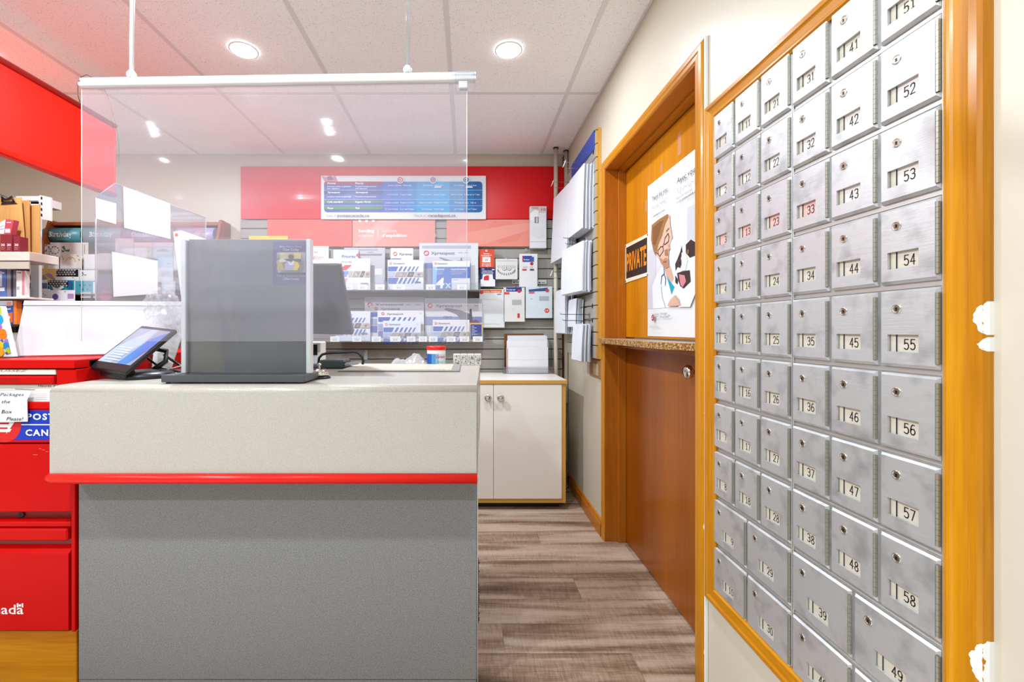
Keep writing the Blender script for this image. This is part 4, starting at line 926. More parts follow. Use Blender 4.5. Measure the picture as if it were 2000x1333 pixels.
def mailer(kind, box):
    x0, y0, x1, y1 = box; w_ = x1-x0; h = y1-y0
    def d(p):
        if kind == 'small':
            p.logo(x0+w_*.09, y0+7, 2.6, 'e03040'); p.text('Xpresspost', x0+w_*.15, y0+8.6, 3.4, '4a5068', .01, 0, min(23, w_*.4))
            p.text('™', x1-w_*.12, y0+8, 2, '6a6a78'); stripes(p, x0+1, x1-w_*.06, y0+13, y0+22, '4a66b4')
            photos(p, x0+1, x1-1, y0+23.5, y0+33, 'b8c0dc'); stripes(p, x0+1, x1-w_*.06, y0+35, y0+46, '5a70b8')
            p.rect(x1-17, y0+42.5, x1-5, y0+44.5, '6a6a74')
        elif kind == 'large':
            p.rect(x0+5, y0+5, x1-14, y0+11, 'b4bac8'); p.logo(x0+w_*.12, y0+20, 5.4, 'd83848'); p.text('Xpresspost', x0+w_*.2, y0+22.5, 5.6, '545a66', .012, 0, w_*.4)
            p.rect(x0+w_*.66, y0+18.5, x0+w_*.73, y0+19.4, 'a0a0aa'); p.rect(x0+w_*.77, y0+18.5, x0+w_*.83, y0+19.4, 'a0a0aa')
            p.rect(x0+w_*.09, y0+27, x1-w_*.13, y0+39, 'd4d0d6'); p.rect(x0+w_*.09, y0+39, x1-w_*.13, y0+50, '6a7ab4'); p.poly([(x0+w_*.09, y0+50), (x1-w_*.13, y0+46), (x1-w_*.13, y1), (x0+w_*.09, y1)], '9a94a8')
            p.poly([(x0+w_*.33, y0+29), (x0+w_*.36, y0+28), (x0+w_*.6, y0+36), (x0+w_*.74, y0+42), (x0+w_*.74, y0+50), (x0+w_*.6, y0+42), (x0+w_*.45, y0+36)], '8c8a92')
            p.poly([(x0+w_*.7, y0+30), (x0+w_*.725, y0+28), (x0+w_*.735, y0+44), (x0+w_*.7, y0+44)], '77757e'); p.rect(x0+w_*.64, y0+34, x0+w_*.74, y0+35, '8c8a92')
        elif kind == 'large2':
            p.rect(x0+1, y0+1, x1-1, y0+10, 'b0b0b8'); p.logo(x0+w_*.09, y0+14.5, 5, 'd83848'); p.text('Xpresspost', x0+w_*.18, y0+17, 5.2, '545a66', .012, 0, w_*.47); p.rect(x0+w_*.7, y0+14, x0+w_*.76, y0+15, 'a0a0aa'); p.rect(x0+w_*.86, y0+14, x0+w_*.93, y0+15, 'a0a0aa')
            p.rect(x0+1, y0+36, x1-1, y0+52, '8890bc'); p.poly([(x0+w_*.33, y0+22), (x0+w_*.38, y0+19), (x0+w_*.6, y0+23), (x0+w_*.78, y0+30), (x0+w_*.8, y0+42), (x0+w_*.62, y0+42), (x0+w_*.55, y0+31)], '7c7a80')
            p.poly([(x0+w_*.78, y0+22), (x0+w_*.81, y0+20), (x0+w_*.83, y0+46), (x0+w_*.77, y0+46)], '66646c'); p.poly([(x0+w_*.6, y0+46), (x0+w_*.9, y0+42), (x0+w_, y0+52), (x0+w_, y1), (x0+w_*.5, y1)], '8a6a64'); p.text('OJO', x0+w_*.32, y0+39, 4, '4a4a52', .02, 0, 17)
        elif kind == 'strip':
            p.logo(x0+w_*.12, y0+6, 3.2, 'e03040'); p.text('Xpresspost', x0+w_*.2, y0+8.4, 4, '545a66', .012, 0, w_*.36); p.text('™', x1-8, y0+7.5, 2.5, '6a6a78'); stripes(p, x0+2, x1-w_*.1, y0+13, y0+22, '4a5aa8'); photos(p, x0+1, x1-1, y0+26, y0+38, 'a0a8c8'); stripes(p, x0+2, x1-w_*.1, y0+40, y0+52, '5a64ac')
        elif kind == 'value':
            p.rect(x0, y0+11.5, x1, y1, '5a7cc0'); p.poly([(x0, y0+11.5), (x0+9, y0+11.5), (x0+6, y1), (x0, y1)], '8cc0ea'); p.logo(x0+5.5, y0+5, 2.4, 'e03040'); p.text('Xpresspost', x0+9, y0+6.6, 3.2, '5a6070', .01, 0, 20)
            p.text('VALUE PACK', x0+5, y0+18, 2.8, 'ffffff', .02, 0, 18); p.text('PAQUET ÉCONOMIQUE', x0+36, y0+18, 2.8, 'ffffff', .02, 0, 32)
            for k in range(3): p.rect(x0+5, y0+20.5+k*2.6, x0+20, y0+21.1+k*2.6, 'c4d2ee'); p.rect(x0+36, y0+20.5+k*2.6, x0+66-k*6, y0+21.1+k*2.6, 'c4d2ee')
            p.text('4', x0+6, y0+53, 19, 'ffffff', .03, .1, 17); p.text('x', x0+24, y0+53, 14, 'd4dcec', .03); p.rect(x1-36, y0+34, x1, y1, 'e4e4ec'); p.rect(x1-33, y0+36.5, x1-22, y0+37.5, '8a8a96')
        elif kind == 'priority':
            p.text('Priorité', x0+w_*.42, y0+9, 4.4, '5a5a68', .012, 0, 20); p.logo(x0+w_*.36, y0+7, 3, 'e03040'); p.text('Priority', x0+8, y0+9, 3.6, '6a6a74', .01, 0, 20); p.text('™', x1-10, y0+8.5, 2.6, '6a6a78')
            p.poly([(x0+w_*.5, y0+13), (x0+w_*.63, y0+13), (x0+w_*.52, y0+23), (x0+w_*.36, y0+23)], 'd84c44'); p.poly([(x0+w_*.3, y0+24.5), (x0+w_*.58, y0+24.5), (x0+w_*.52, y0+36), (x0+w_*.3, y0+36)], '7a9ad0'); p.disc(x0+w_*.46, y0+29, 3, '4a78b8', 10)
            photos(p, x0+w_*.56, x1, y0+25, y0+36.5, PH[3]); stripes(p, x0+w_*.35, x0+w_*.62, y0+38, y0+50, 'e89a94', 4, .1); p.rect(x1-18, y0+48, x1-4, y0+50.5, '9a9aa0')
        elif kind == 'wave':
            p.text('Priority', x0+17, y0+16, 5.4, '44506a', .018, 0, 27); p.disc(x1-1, y0+11, 3.2, 'e03040', 14)
        elif kind == 'clip':
            p.logo(x0+9, y0+11.5, 4.2, 'e03848'); p.text('Xpressp', x0+16, y0+14, 5, '4a4e58', .012, 0, 26); p.rect(x0+1, y0+20, x0+20, y0+22, '4a66b4')
        elif kind == 'yellow':
            p.rect(x0, y0, x0+10, y1, 'f0e4a0'); p.text('Pri', x0+14, y0+14, 4, '6a6a74', .01); stripes(p, x0+12, x1, y0+20, y0+26, 'd8a0a0', 4, .1)
        elif kind == 'greyfolder':
            p.rect(x0+4, y0+12, x1-6, y0+16, '8e8890'); p.rect(x0, y0+3, x1-14, y0+6, 'a8a4ac'); p.text('expédié', x1-34, y0+10, 2.6, '5a5660'); p.rect(x1-20, y0+41, x1-6, y0+53, 'e8e6ee')
        elif kind == 'navy':
            p.rect(x0+2, y0+3, x1-3, y1-3, '4c5694')
            for k in range(6): p.rect(x0+4, y0+6+k*3.2, x0+9+(k*5) % 9, y0+7+k*3.2, 'd8dcf0')
    return d
def stand(kind, box, Y, zf, lbl, col='eeecee', t=.006):
    x0, y0, x1, y1 = box; o = flat('mailer', lbl, 'mailer', box, Y, t, col, mailer(kind, box), 'mailers in the acrylic shelves', .0008)
    return o
b1, b2 = 566.2, 666.5
for kind, bx_, Y, l, c in (('yellow', (600, 481, 642, b1), 3.150, 'white mailer with a yellow edge at the left of the upper shelf', 'ece4e0'),
        ('plain', (486, 461, 562, b1), 3.120, 'plain yellow mailer standing behind the grey display stand', 'f4cc3c'),
        ('greyfolder', (672, 484, 752, b1), 3.140, 'grey clear-fronted mailer behind the white priority flyers', 'c8c4ca'),
        ('wave', (651, 488, 700, b1), 3.118, 'pale blue wavy-topped card among the red banded flyers', 'd8dcea'),
        ('priority', (626, 505, 723, b1), 3.08, 'white flyer with a red slanted band and photo strip on the upper shelf', 'eeeaec'),
        ('clip', (763, 485, 807, b1), 3.118, 'small white card cut off at its right edge on the upper shelf', 'eceef4'),
        ('small', (757, 508, 827, b1), 3.08, 'white flyer with blue stripes in the middle of the upper shelf', 'eef0f6'),
        ('large', (819, 475, 934, b1), 3.118, 'large white express mailer at the right of the upper shelf', 'e2e2e6'),
        ('value', (845, 510, 918, b1), 3.08, 'blue value pack with a big white numeral four', 'eef0f4'),
        ('small', (655, 608, 723, b2), 3.08, 'blue striped flyer partly behind the monitor on the lower shelf', 'e8eaf0'),
        ('large2', (712, 581, 829, b2), 3.15, 'large clear-topped mailer at the back of the middle lower stack', 'e4e2e6'),
        ('strip', (722, 597, 828, b2), 3.12, 'wide flyer second from the back of the middle lower stack', 'ecebf0'),
        ('strip', (737, 607, 828, b2), 3.095, 'wide flyer second from the front of the middle lower stack', 'eeeef2'),
        ('small', (748, 627, 822, b2), 3.065, 'flyer at the front of the middle lower stack', 'e6ecf6'),
        ('large2', (830, 583, 942, b2), 3.12, 'large mailer with an anchor picture at the right of the lower shelf', 'e2dfe3'),
        ('small', (845, 625, 917, b2), 3.08, 'small striped flyer in front of the anchor mailer', 'efeef0'),
        ('navy', (917, 631, 943.5, b2), 3.06, 'navy card with a tan border at the right end of the lower shelf', 'd8b88c')):
    zf = zr1 if bx_[3] == b1 else zr2
    bx_ = (bx_[0], bx_[1], bx_[2], CY+(H-zf-.0004)*F/Y)
    stand(kind, bx_, Y, zf, l, c)

# ------------------------------------------------------------------ goods hanging on the slat wall
HY = 3.135
def hook_at(px, py, lbl, y0=HY-.02):
    x = WX(px, HY); z = WZ(py, HY); b = MB()
    b.tube([(x, SLY+.002, z+.004), (x, SLY-.004, z+.004), (x, SLY-.01, z), (x, y0, z-.002), (x, y0-.006, z+.004)], .0016, M_STEEL, 6).box(x-.012, x+.012, SLY-.004, SLY-.0005, z-.012, z+.012, M_STEEL, .001)
    return build('display_hook', b, None, (x, HY, z), lbl, 'hook', 'wire hooks on the slat wall')
def hang(nm, lbl, cat, box, t, col, d, hk=None):
    o = flat(nm, lbl, cat, box, HY, t, col, d, 'goods hanging on the slat wall', .002)
    if hk: hook_at(hk[0], hk[1], 'wire hook holding the '+hk[2])
    return o
def d(p):
    x, y = 936, 487
    p.disc(950, 490, 2, 'f8f4f0', 10); p.text('Stamps', 950, y+10, 2.6, 'fff4ee', .02, 0, 12, 'C'); p.text('Permanent™', 950, y+14, 2.8, 'fff4ee', .02, 0, 20, 'C'); p.rect(942, y+15.5, 958, y+26, 'f4ece6'); p.text('W', 950, y+23.5, 5, '8a8484', 0, 0, 7, 'C'); p.text('domestic', 950, y+30, 2.6, 'fff4ee', .02, 0, 18, 'C'); p.text('du régime', 950, y+33.5, 2.6, 'fff4ee', .02, 0, 18, 'C')
hang('stamp_pack', 'orange-red hanging pack with a white square picture', 'pack', (936, 487, 965.5, 523), .012, 'e4502c', d, (950, 489, 'orange-red pack'))
def d(p):
    p.poly([(938, 547), (942, 545), (943, 536), (962, 536), (963, 545), (967, 547), (967, 560), (938, 560)], 'f2f0f2'); p.text('United States', 952, 531, 2.6, 'f0f0f8', .02, 0, 20, 'C'); p.text('international', 952, 534.5, 2.6, 'f0f0f8', .02, 0, 22, 'C'); p.poly([(945, 541), (949, 538.5), (955, 538), (955, 548), (945, 548)], 'd83038'); p.rect(941, 525, 946, 526.5, 'd0d0e8'); p.rect(961, 526, 966, 528, 'e8e8f0')
hang('stamp_pack', 'navy hanging pack with a small red picture', 'pack', (938, 523.5, 967, 560), .02, '28346c', d, (953, 526, 'navy pack'))
def d(p):
    for k in range(11):
        a = math.pi*(.08+.84*k/10); x, y = 989-17*math.cos(a), 526+10*math.sin(a); p.rect(x-.7, y-1.8, x+.7, y+2, '5a5450'); p.rect(x-.4, 520-5*math.sin(a)*.4, x+.4, 524, 'b8b0aa')
    for x in (985, 994): p.disc(x, 524, 4.2, 'b8b2ac', 16); p.disc(x, 524, 3.2, 'e6e2de', 14); p.disc(x, 524, 1, '5a5450', 8)
    p.rect(970, 509, 1008, 509.6, 'd0ccca')
hang('picture_card', 'square white keepsake card in a clear sleeve with a curved row of figures', 'card', (968, 505.5, 1011, 546), .014, 'e6e2de', d, (990, 505, 'square white card'))
def d(p):
    p.rect(1021, 500, 1039, 512, '2c4a9c'); p.rect(1036, 502, 1043, 512, '3c5aac'); p.rect(1020, 500, 1022, 512, 'c83848'); p.text('Envelopes', 1023, 508.5, 2.2, 'ffffff', .02, 0, 11); p.disc(1038.5, 515.5, 3.4, 'c82c38'); p.rect(1020, 525.5, 1028.5, 529, 'c8485a'); p.rect(1035, 525.5, 1043, 529, '4a5058'); p.rect(1021, 521, 1030, 523, 'c0bcb8'); p.rect(1035, 521, 1041, 523, 'c0bcb8')
hang('envelope_pack', 'long white envelope pack with a blue label hanging at an angle', 'pack', (1014.5, 496, 1050, 561), .03, 'eceae8', d, (1030, 486, 'long white envelope pack'))
def d(p):
    p.rect(1036, 404, 1066, 416, 'd8c8c6'); p.text('10', 1057, 412, 5, 'c05060', .02, 0, 9); p.rect(1039, 405, 1048, 408, 'c89a98'); p.poly([(1035, 418), (1044, 410), (1052, 412), (1048, 432), (1036, 430)], 'f6f4f2'); p.rect(1044, 424, 1052, 436, '8a8482'); p.rect(1047, 425, 1050, 435, 'd8d4d2'); p.poly([(1037, 444), (1060, 446), (1062, 462), (1050, 466), (1037, 460)], 'e2e0e0'); p.rect(1035, 472, 1067, 472.6, 'c8c4c2')
hang('mailer_bag', 'white bagged pack hanging in front of the red header board', 'pack', (1035, 403, 1067.5, 485), .04, 'e8e6e6', d, (1050, 407, 'white bagged pack'))
def d(p):
    p.rect(941, 566, 980, 572.5, 'e87838'); p.text('bubble envelope', 944, 571.3, 2.6, 'fff0e4', .01, 0, 33); p.disc(940.5, 571, 4, 'd04848'); p.rect(971, 574.5, 979, 576, '4a50a0')
    for y, a, b in ((585, 944, 968), (596, 942, 948), (607, 943, 950), (622, 942, 947), (633, 944, 978)): p.rect(a, y, b, y+.6, 'cfd0cf')
hang('envelope_pack', 'white hanging envelope with an orange band at the top', 'pack', (936, 565, 985.5, 640.5), .012, 'e6e7e6', d, (956, 567, 'orange-banded envelope'))
def d(p):
    p.rect(988.5, 562, 1019, 570, '303c8c'); p.text('Priority mail', 990, 567.5, 2.8, 'ffffff', .01, 0, 16); p.disc(1014, 569, 3.6, 'd03848'); p.rect(984, 571, 995, 575.5, 'e04c50'); p.rect(1000, 586, 1018.5, 596, 'b8b4b0'); p.rect(1010.5, 612.5, 1015, 621.5, 'd03c44'); p.rect(1000, 603, 1004, 604, 'd0ccc8')
hang('envelope_pack', 'cream hanging envelope with a blue band and a red tab', 'pack', (983.5, 562, 1025, 629), .012, 'eae6e0', d, (1006, 561, 'blue-banded cream envelope'))
def d(p):
    p.poly([(1032, 566), (1070, 562), (1070, 569), (1033, 570)], '3a5a8c'); p.disc(1069, 568, 3.6, 'd04858'); p.rect(1033, 570, 1044, 574, 'd86878'); p.rect(1053, 579, 1072, 588, 'b6b8bc'); p.disc(1068, 607, 4.6, 'e0402c'); p.text('14', 1068, 609, 4, 'ffe8e0', .02, 0, 5, 'C'); p.rect(1036, 583, 1040, 585, 'c0c8cc')
hang('envelope_pack', 'pale blue hanging envelope with a round red sticker', 'pack', (1027, 560, 1079, 622), .03, 'dfe6ea', d, (1054, 561, 'pale blue envelope'))
for bx_, l in (((1000, 546.5, 1016.5, 555), 'white price tag left of the long white envelope pack'), ((1050, 547, 1067.5, 555), 'white price tag right of the long white envelope pack')):
    def d(p, bx_=bx_): p.rect(bx_[0]+2, bx_[1]+4, bx_[0]+6, bx_[1]+6.5, '5a5654'); p.rect(bx_[0]+8, bx_[1]+4.5, bx_[0]+14, bx_[1]+6, '6a6664')
    o = flat('price_tag', l, 'tag', bx_, 3.188, .002, 'f0eeec', d, 'price tags on the slat wall')
o = flat('price_tag', 'narrow pale blue tag on the slat wall behind the counter', 'tag', (711, 684, 717.5, 703), 3.19, .002, 'cfdde8', lambda p: p.line([(711.5, 685), (714, 690)], .8, '4a4644'))

# ------------------------------------------------------------------ pipes in the corner
for (x, y, r, l) in ((.634, 3.105, .0145, 'beige vertical pipe nearer the slat wall'), (.7185, 3.155, .0135, 'beige vertical pipe in the corner by the side wall')):
    t = thing('pipe', l, 'pipe', (x, y, 0), 'vertical corner pipes')
    build('tube', MB().tube([(x, y, 0), (x, y, CEIL)], r, M_PIPE, 18), t); build('ceiling_collar', MB().lathe([(r+.005, 0), (r+.005, .006)], (x, y, CEIL-.006), M_BLACK, 18), t)
b = MB(); b.tube([(.70, 3.10, .02), (.69, 3.06, .09), (.705, 3.08, .16), (.70, 3.1, .22), (.715, 3.11, .6)], .004, M_BLACK, 6).tube([(.66, 3.0, .006), (.69, 2.98, .04), (.71, 3.03, .1), (.69, 3.08, .06)], .003, M_BLACK, 6)
build('loose_cable', b, None, (.69, 3.05, 0), 'black cable hanging in the corner beside the white cupboard', 'cable')

# ------------------------------------------------------------------ white cupboard
CF = 2.70; CRX = .613; CLX2 = -.38
M_LAM = pbr('white_laminate', (248, 241, 230), .35)
cu = thing('cupboard', 'white laminate cupboard with tan edges and two chrome knobs', 'cabinet', (.12, 2.95, 0))
build('carcass', MB().box(CLX2, CRX, CF+.02, 3.18, .046, .784, M_LAM, .001), cu)
build('edge_band', MB().box(CRX-.023, CRX+.0005, CF, CF+.021, .046, .784, M_TAN, .001).box(CLX2, CRX, CF+.001, CF+.0205, .046, .07, M_TAN, .001), cu)
tp = build('top', MB().box(CLX2, CRX+.006, CF-.006, 3.185, .786, .8095, M_LAM, .0008), cu); build('top_edge', MB().box(CLX2, CRX+.0065, CF-.008, CF-.0062, .786, .809, M_TAN).box(CRX+.0062, CRX+.008, CF-.008, 3.18, .786, .809, M_TAN), tp)
xm = WX(963.8, CF)
for a, c, kx in ((CLX2+.005, xm-.0015, 953), (xm+.0015, CRX-.025, 977.5)):
    d_ = build('door', MB().box(a, c, CF-.004, CF+.016, .073, .782, M_LAM, .0012), cu)
    kc = (WX(kx, CF-.004), CF-.004, WZ(777, CF-.004)); kb = MB(); kb.lathe([(.014, 0), (.014, .002), (.006, .004), (.006, .014), (.021, .017), (.0215, .022), (.019, .025), (.012, .0225), (.002, .022)], kc, M_CHROME, 24, (0, -1, 0)); build('knob', kb, d_)
build('plinth', MB().box(CLX2+.02, CRX-.03, CF+.06, 3.15, 0, .046, M_BLACK), cu)

# paper tray on the cupboard
tx0, tx1 = WX(983, 3.1), WX(1079, 3.1); zc_ = .8098
ty = thing('paper_tray', 'open clear tray packed with white paper on the white cupboard', 'tray', ((tx0+tx1)/2, 3.12, zc_))
build('tray_floor', MB().box(tx0, tx1, 3.07, 3.175, zc_, zc_+.004, M_EDGE), ty)
build('front_lip', MB().box(tx0, tx1, 3.07, 3.073, zc_+.004, zc_+.05, M_CLEAR), ty)
for x in (tx0, tx1-.003): build('side', MB().slab([(x, 3.073, zc_+.004), (x, 3.175, zc_+.004), (x, 3.175, zc_+.24), (x, 3.12, zc_+.2), (x, 3.073, zc_+.06)], (.003, 0, 0), M_CLEAR), ty)
flat('clipboard', 'brown board standing behind the papers in the clear tray', 'board', (985, 653, 1062, 728), 3.165, .004, '7a4a24', None, None, .002).location.z = zc_+.0045
for k in range(8):
    o = flat('paper_sheet', ['front white sheet of the papers in the clear tray', 'rearmost crumpled white sheet of the papers in the clear tray'][0 if k == 0 else 1] if k in (0, 7) else 'white paper sheet packed between others in the clear tray', 'paper', (990+R.uniform(-1, 4), 677 if k == 0 else 668-k*1.6+R.uniform(-4, 3), 1071+R.uniform(-5, 1), 727.5), 3.078+k*.0105, .006, 'f2eff0', None, 'papers in the clear tray', .0006, .7)
    if k == 0:
        p = front(3.0778); p.line([(992, 701), (1072, 701.5)], .5, 'd4d0d2'); p.rect(990.5, 678, 992, 727, 'd86878'); p.done('fold_and_edge', o)
    o.location.z = zc_+.0045; o.rotation_euler = (0, R.uniform(-.012, .012), R.uniform(-.03, .03))

# ------------------------------------------------------------------ side slat wall with hanging envelopes
SPX = .705; py0, py1 = 2.38, 3.06
pz0, pz1 = WZ(702, 2.38), WZ(249, 2.38)
s2 = thing('side_slat_panel', 'narrow tan-edged slat panel on the right wall carrying envelopes', 'slat wall', (.72, 2.7, pz0))
build('backing', MB().box(SPX+.012, XR-.001, py0, py1, pz0, pz1, M_TAN), s2)
zz = pz0
while zz < pz1-.01:
    z1_ = min(zz+.0738, pz1); build('slat', MB().box(SPX, SPX+.0125, py0, py1, zz+.0025, z1_-.0025, M_SLAT, .0015), s2)
    build('slat_end', MB().box(SPX+.0005, SPX+.0125, py0-.0015, py0, zz+.003, z1_-.003, M_TAN), s2); zz += .0738
bs = build('blue_sign', MB().box(SPX-.004, SPX-.0005, 2.40, 2.92, 2.12, 2.225, pbr('royal_blue_sign', (40, 74, 168), .3), .0008), None, (SPX, 2.66, 2.12), 'plain royal blue sign strip high on the side slat panel', 'sign')
build('cardboard_patch', MB().box(XR-.008, XR-.0005, 2.36, 2.58, WZ(740, 2.4), WZ(704, 2.4), pbr('cardboard', (158, 112, 66), .8), .001).box(XR-.011, XR-.0085, 2.40, 2.50, WZ(735, 2.4), WZ(712, 2.4), pm('c8a878')), None, (XR, 2.45, WZ(740, 2.4)), 'brown cardboard patch on the wall below the side slat panel', 'cardboard')
M_BUB = pbr('bubble_envelope_white', (228, 230, 234), .5)
def bub():
    nt = M_BUB.node_tree; N, L = nt.nodes, nt.links; b = N['Principled BSDF']; tc = N.new('ShaderNodeTexCoord'); vo = N.new('ShaderNodeTexVoronoi'); vo.inputs['Scale'].default_value = 95
    bp = N.new('ShaderNodeBump'); bp.inputs['Strength'].default_value = .35; bp.inputs['Distance'].default_value = .002; bp.invert = True
    L.new(tc.outputs['Object'], vo.inputs[0]); L.new(vo.outputs['Distance'], bp.inputs['Height']); L.new(bp.outputs[0], b.inputs['Normal'])
bub()
M_EDG = pbr('envelope_edge_grey', (150, 158, 172), .6)
def env_stack(grp, n, far, near, zt, zb, pitch, where, t=.0055, spread=.012, mat=None, deco=None, zslope=0.0):
    """n envelopes hanging one behind another; far/near = (x,y) of the front envelope's edges"""
    for k in range(n):
        fx, fy = far; nx_, ny_ = near; o = k*pitch; dy = R.uniform(-.006, .006)*(k > 0); dz = R.uniform(-.008, .004)*(k > 0)
        b = MB(); S = 7; sec = []
        for j in range(S):
            q = j/(S-1); z = zt+dz-(zt-zb)*q; fl = -spread*q*q*(1-.10*k)-.004*math.sin(q*3.1)
            sec.append(((fx+o+fl, fy+dy, z-zslope), (nx_+o+fl, ny_+dy, z), (nx_+o+fl+t, ny_+dy, z), (fx+o+fl+t, fy+dy, z-zslope)))
        vs = [p for s_ in sec for p in s_]; fs = []; fe = []
        for j in range(S-1):
            a, c = j*4, j*4+4
            fs += [(a, a+1, c+1, c), (a+2, a+3, c+3, c+2), (a+3, a, c, c+3)]; fe.append((a+1, a+2, c+2, c+1))
        fs += [(0, 3, 2, 1), tuple(4*(S-1)+i for i in range(4))]
        b.add(vs, fs, mat or M_BUB, True); b.add(vs, fe, M_BUB if k % 2 == 0 else M_EDG, False)
        lb = ('front' if k == 0 else 'rearmost' if k == n-1 else ('second', 'third', 'fourth', 'fifth', 'sixth')[k-1])+' white padded envelope from the front '*(0 < k < n-1)+' white padded envelope '*(k in (0, n-1))+where
        lb = ' '.join(lb.split())
        ob = build('padded_envelope', b, None, ((fx+nx_)/2+o, (fy+ny_)/2, zb), lb, 'envelope', grp)
        for p_ in ob.data.polygons: p_.use_smooth = False
        if k == 0 and deco: deco(ob, far, near, zt, spread)
def hk2(Y, px, py, lbl, tagged=True, wire2=11, back=SPX):
    x = WX(px, Y); z = WZ(py, Y); t = thing('display_hook', lbl, 'hook', (x, Y, z), 'wire hooks on the side slat panel')
    b = MB(); b.tube([(back-.001, Y, z+.003), (x+.004, Y, z+.005), (x, Y, z+.012)], .0017, M_STEEL if tagged else M_DWIRE, 6); z2 = z-wire2*Y/F
    b.tube([(back-.001, Y-.006, z2), (x+.018, Y-.006, z2+.002), (x+.012, Y-.006, z2+.008)], .0017, M_STEEL if tagged else M_DWIRE, 6)
    b.box(back-.003, back-.0005, Y-.012, Y+.006, z2-.01, z+.012, M_STEEL, .001); build('wire', b, t)
    if tagged: build('tag_holder', MB().obox((x-.006, Y-.012, z-.022), (.004, 0, 0), (0, .024, 0), (.014, 0, .036), M_WHITE, .001), t)
env_stack('envelopes on the far upper hook', 6, (.612, 3.075), (.640, 2.73), 2.045, 1.59, .0095, 'on the far upper hook of the side panel', spread=.02)
env_stack('envelopes on the near upper hook', 7, (.640, 2.72), (.652, 2.425), 2.050, 1.69, .0085, 'on the near upper hook beside the door casing', spread=.01)
def dc(ob, far, near, zt, sp):
    O = Vector((far[0], far[1], zt)); u = (Vector((near[0], near[1], zt))-O); p = PR(O+Vector((-.0085, -.002, 0)), u, (0, 0, -1), (-1, -.9, 0)); p.rect(.03, .02, .2, .045, 'd04858'); p.rect(.06, .06, .27, .105, 'b8bac0'); p.done('printed_label', ob)
env_stack('envelopes on the middle hook', 7, (.600, 2.74), (.648, 2.43), 1.62, 1.34, .0075, 'on the middle hook of the side panel', spread=.008)
env_stack('envelopes on the far lower hook', 6, (.622, 3.05), (.630, 2.78), 1.39, 1.10, .010, 'on the far lower hook of the side panel', spread=.004, t=.004)
env_stack('envelopes on the second lower hook', 7, (.646, 2.76), (.654, 2.60), 1.31, 1.14, .0065, 'on the second lower hook of the side panel', spread=.008, t=.004)
env_stack('envelopes on the near lower hook', 6, (.640, 2.625), (.646, 2.43), 1.155, .945, .0085, 'on the lowest hook beside the door casing', spread=.010, t=.005)
for a in ((2.60, 1101, 319, 'wire hook above the near upper envelopes'), (2.95, 1078, 357, 'wire hook above the far upper envelopes'), (2.95, 1076, 533, 'tagged wire hook beside the corner pipe')): hk2(*a)
for a in ((2.58, 1100, 467, 'dark wire hook above the middle envelopes', False), (2.50, 1094, 616, 'dark wire hook above the lowest envelopes', False)): hk2(*a)
for Y, py in ((2.44, 598), (2.44, 626), (2.42, 297)):
    z = WZ(py, Y); build('display_hook', MB().tube([(SPX-.001, Y, z), (SPX-.05, Y, z-.004), (SPX-.07, Y, z-.012)] if py > 400 else [(SPX-.005, Y, z), (SPX-.03, Y+.02, z-.02), (SPX-.04, Y+.1, z-.03)], .002, M_DWIRE, 6).box(SPX-.0035, SPX-.0005, Y-.006, Y+.006, z-.012, z+.012, M_DWIRE), None, (SPX, Y, z), {598: 'short dark bare hook above the lowest pair on the side panel', 626: 'short dark bare hook nearest the door shelf', 297: 'bent bare hook just below the blue sign'}[py], 'hook', 'bare hooks on the side slat panel')

# ------------------------------------------------------------------ notices on the door
PX_ = XD-.0022
def pw(px, py): Y = F*(XD-.003)/(px-CX); return (2.012-Y, 1.783-(H-(py-CY)/F*Y))
po = build('poster', MB().box(PX_, XD-.0004, 1.455, 2.012, 1.092, 1.783, M_PAPER), None, (XD, 1.73, 1.092), 'large white poster of a man in a white coat with a dog', 'poster')
p = PR((PX_-.0002, 2.012, 1.783), (0, -1, 0), (0, 0, -1), (-1, 0, 0))
def pp(c, *pts): p.poly([pw(*q) for q in pts], c)
p.rect(0.001, .184, .556, .566, 'e8e6ea'); p.rect(.25, .184, .40, .40, 'f4f4f6'); p.rect(.36, .20, .50, .33, 'd8dade'); p.rect(0.001, .30, .09, .566, 'dcd8de')
# coat, shirt, neck
pp('f8f8fa', (1276, 603), (1274, 560), (1284, 535), (1293, 522), (1310, 530), (1322, 560), (1320, 600)); pp('f2f2f6', (1309, 470), (1318, 466), (1328, 490), (1330, 530), (1322, 560), (1310, 520))
pp('e4b49c', (1296, 520), (1307, 515), (1316, 545), (1311, 556), (1302, 540)); pp('18a8c0', (1302, 538), (1311, 552), (1318, 561), (1312, 576), (1308, 560))
p.line([pw(*q) for q in ((1297, 520), (1298, 535), (1293, 540), (1291.5, 555))], .006, '3a6ab0'); p.line([pw(*q) for q in ((1298, 537), (1301, 545), (1300, 557))], .006, '3a6ab0'); p.line([pw(*q) for q in ((1292, 560), (1294, 580), (1300, 600))], .003, '8a9ab0')
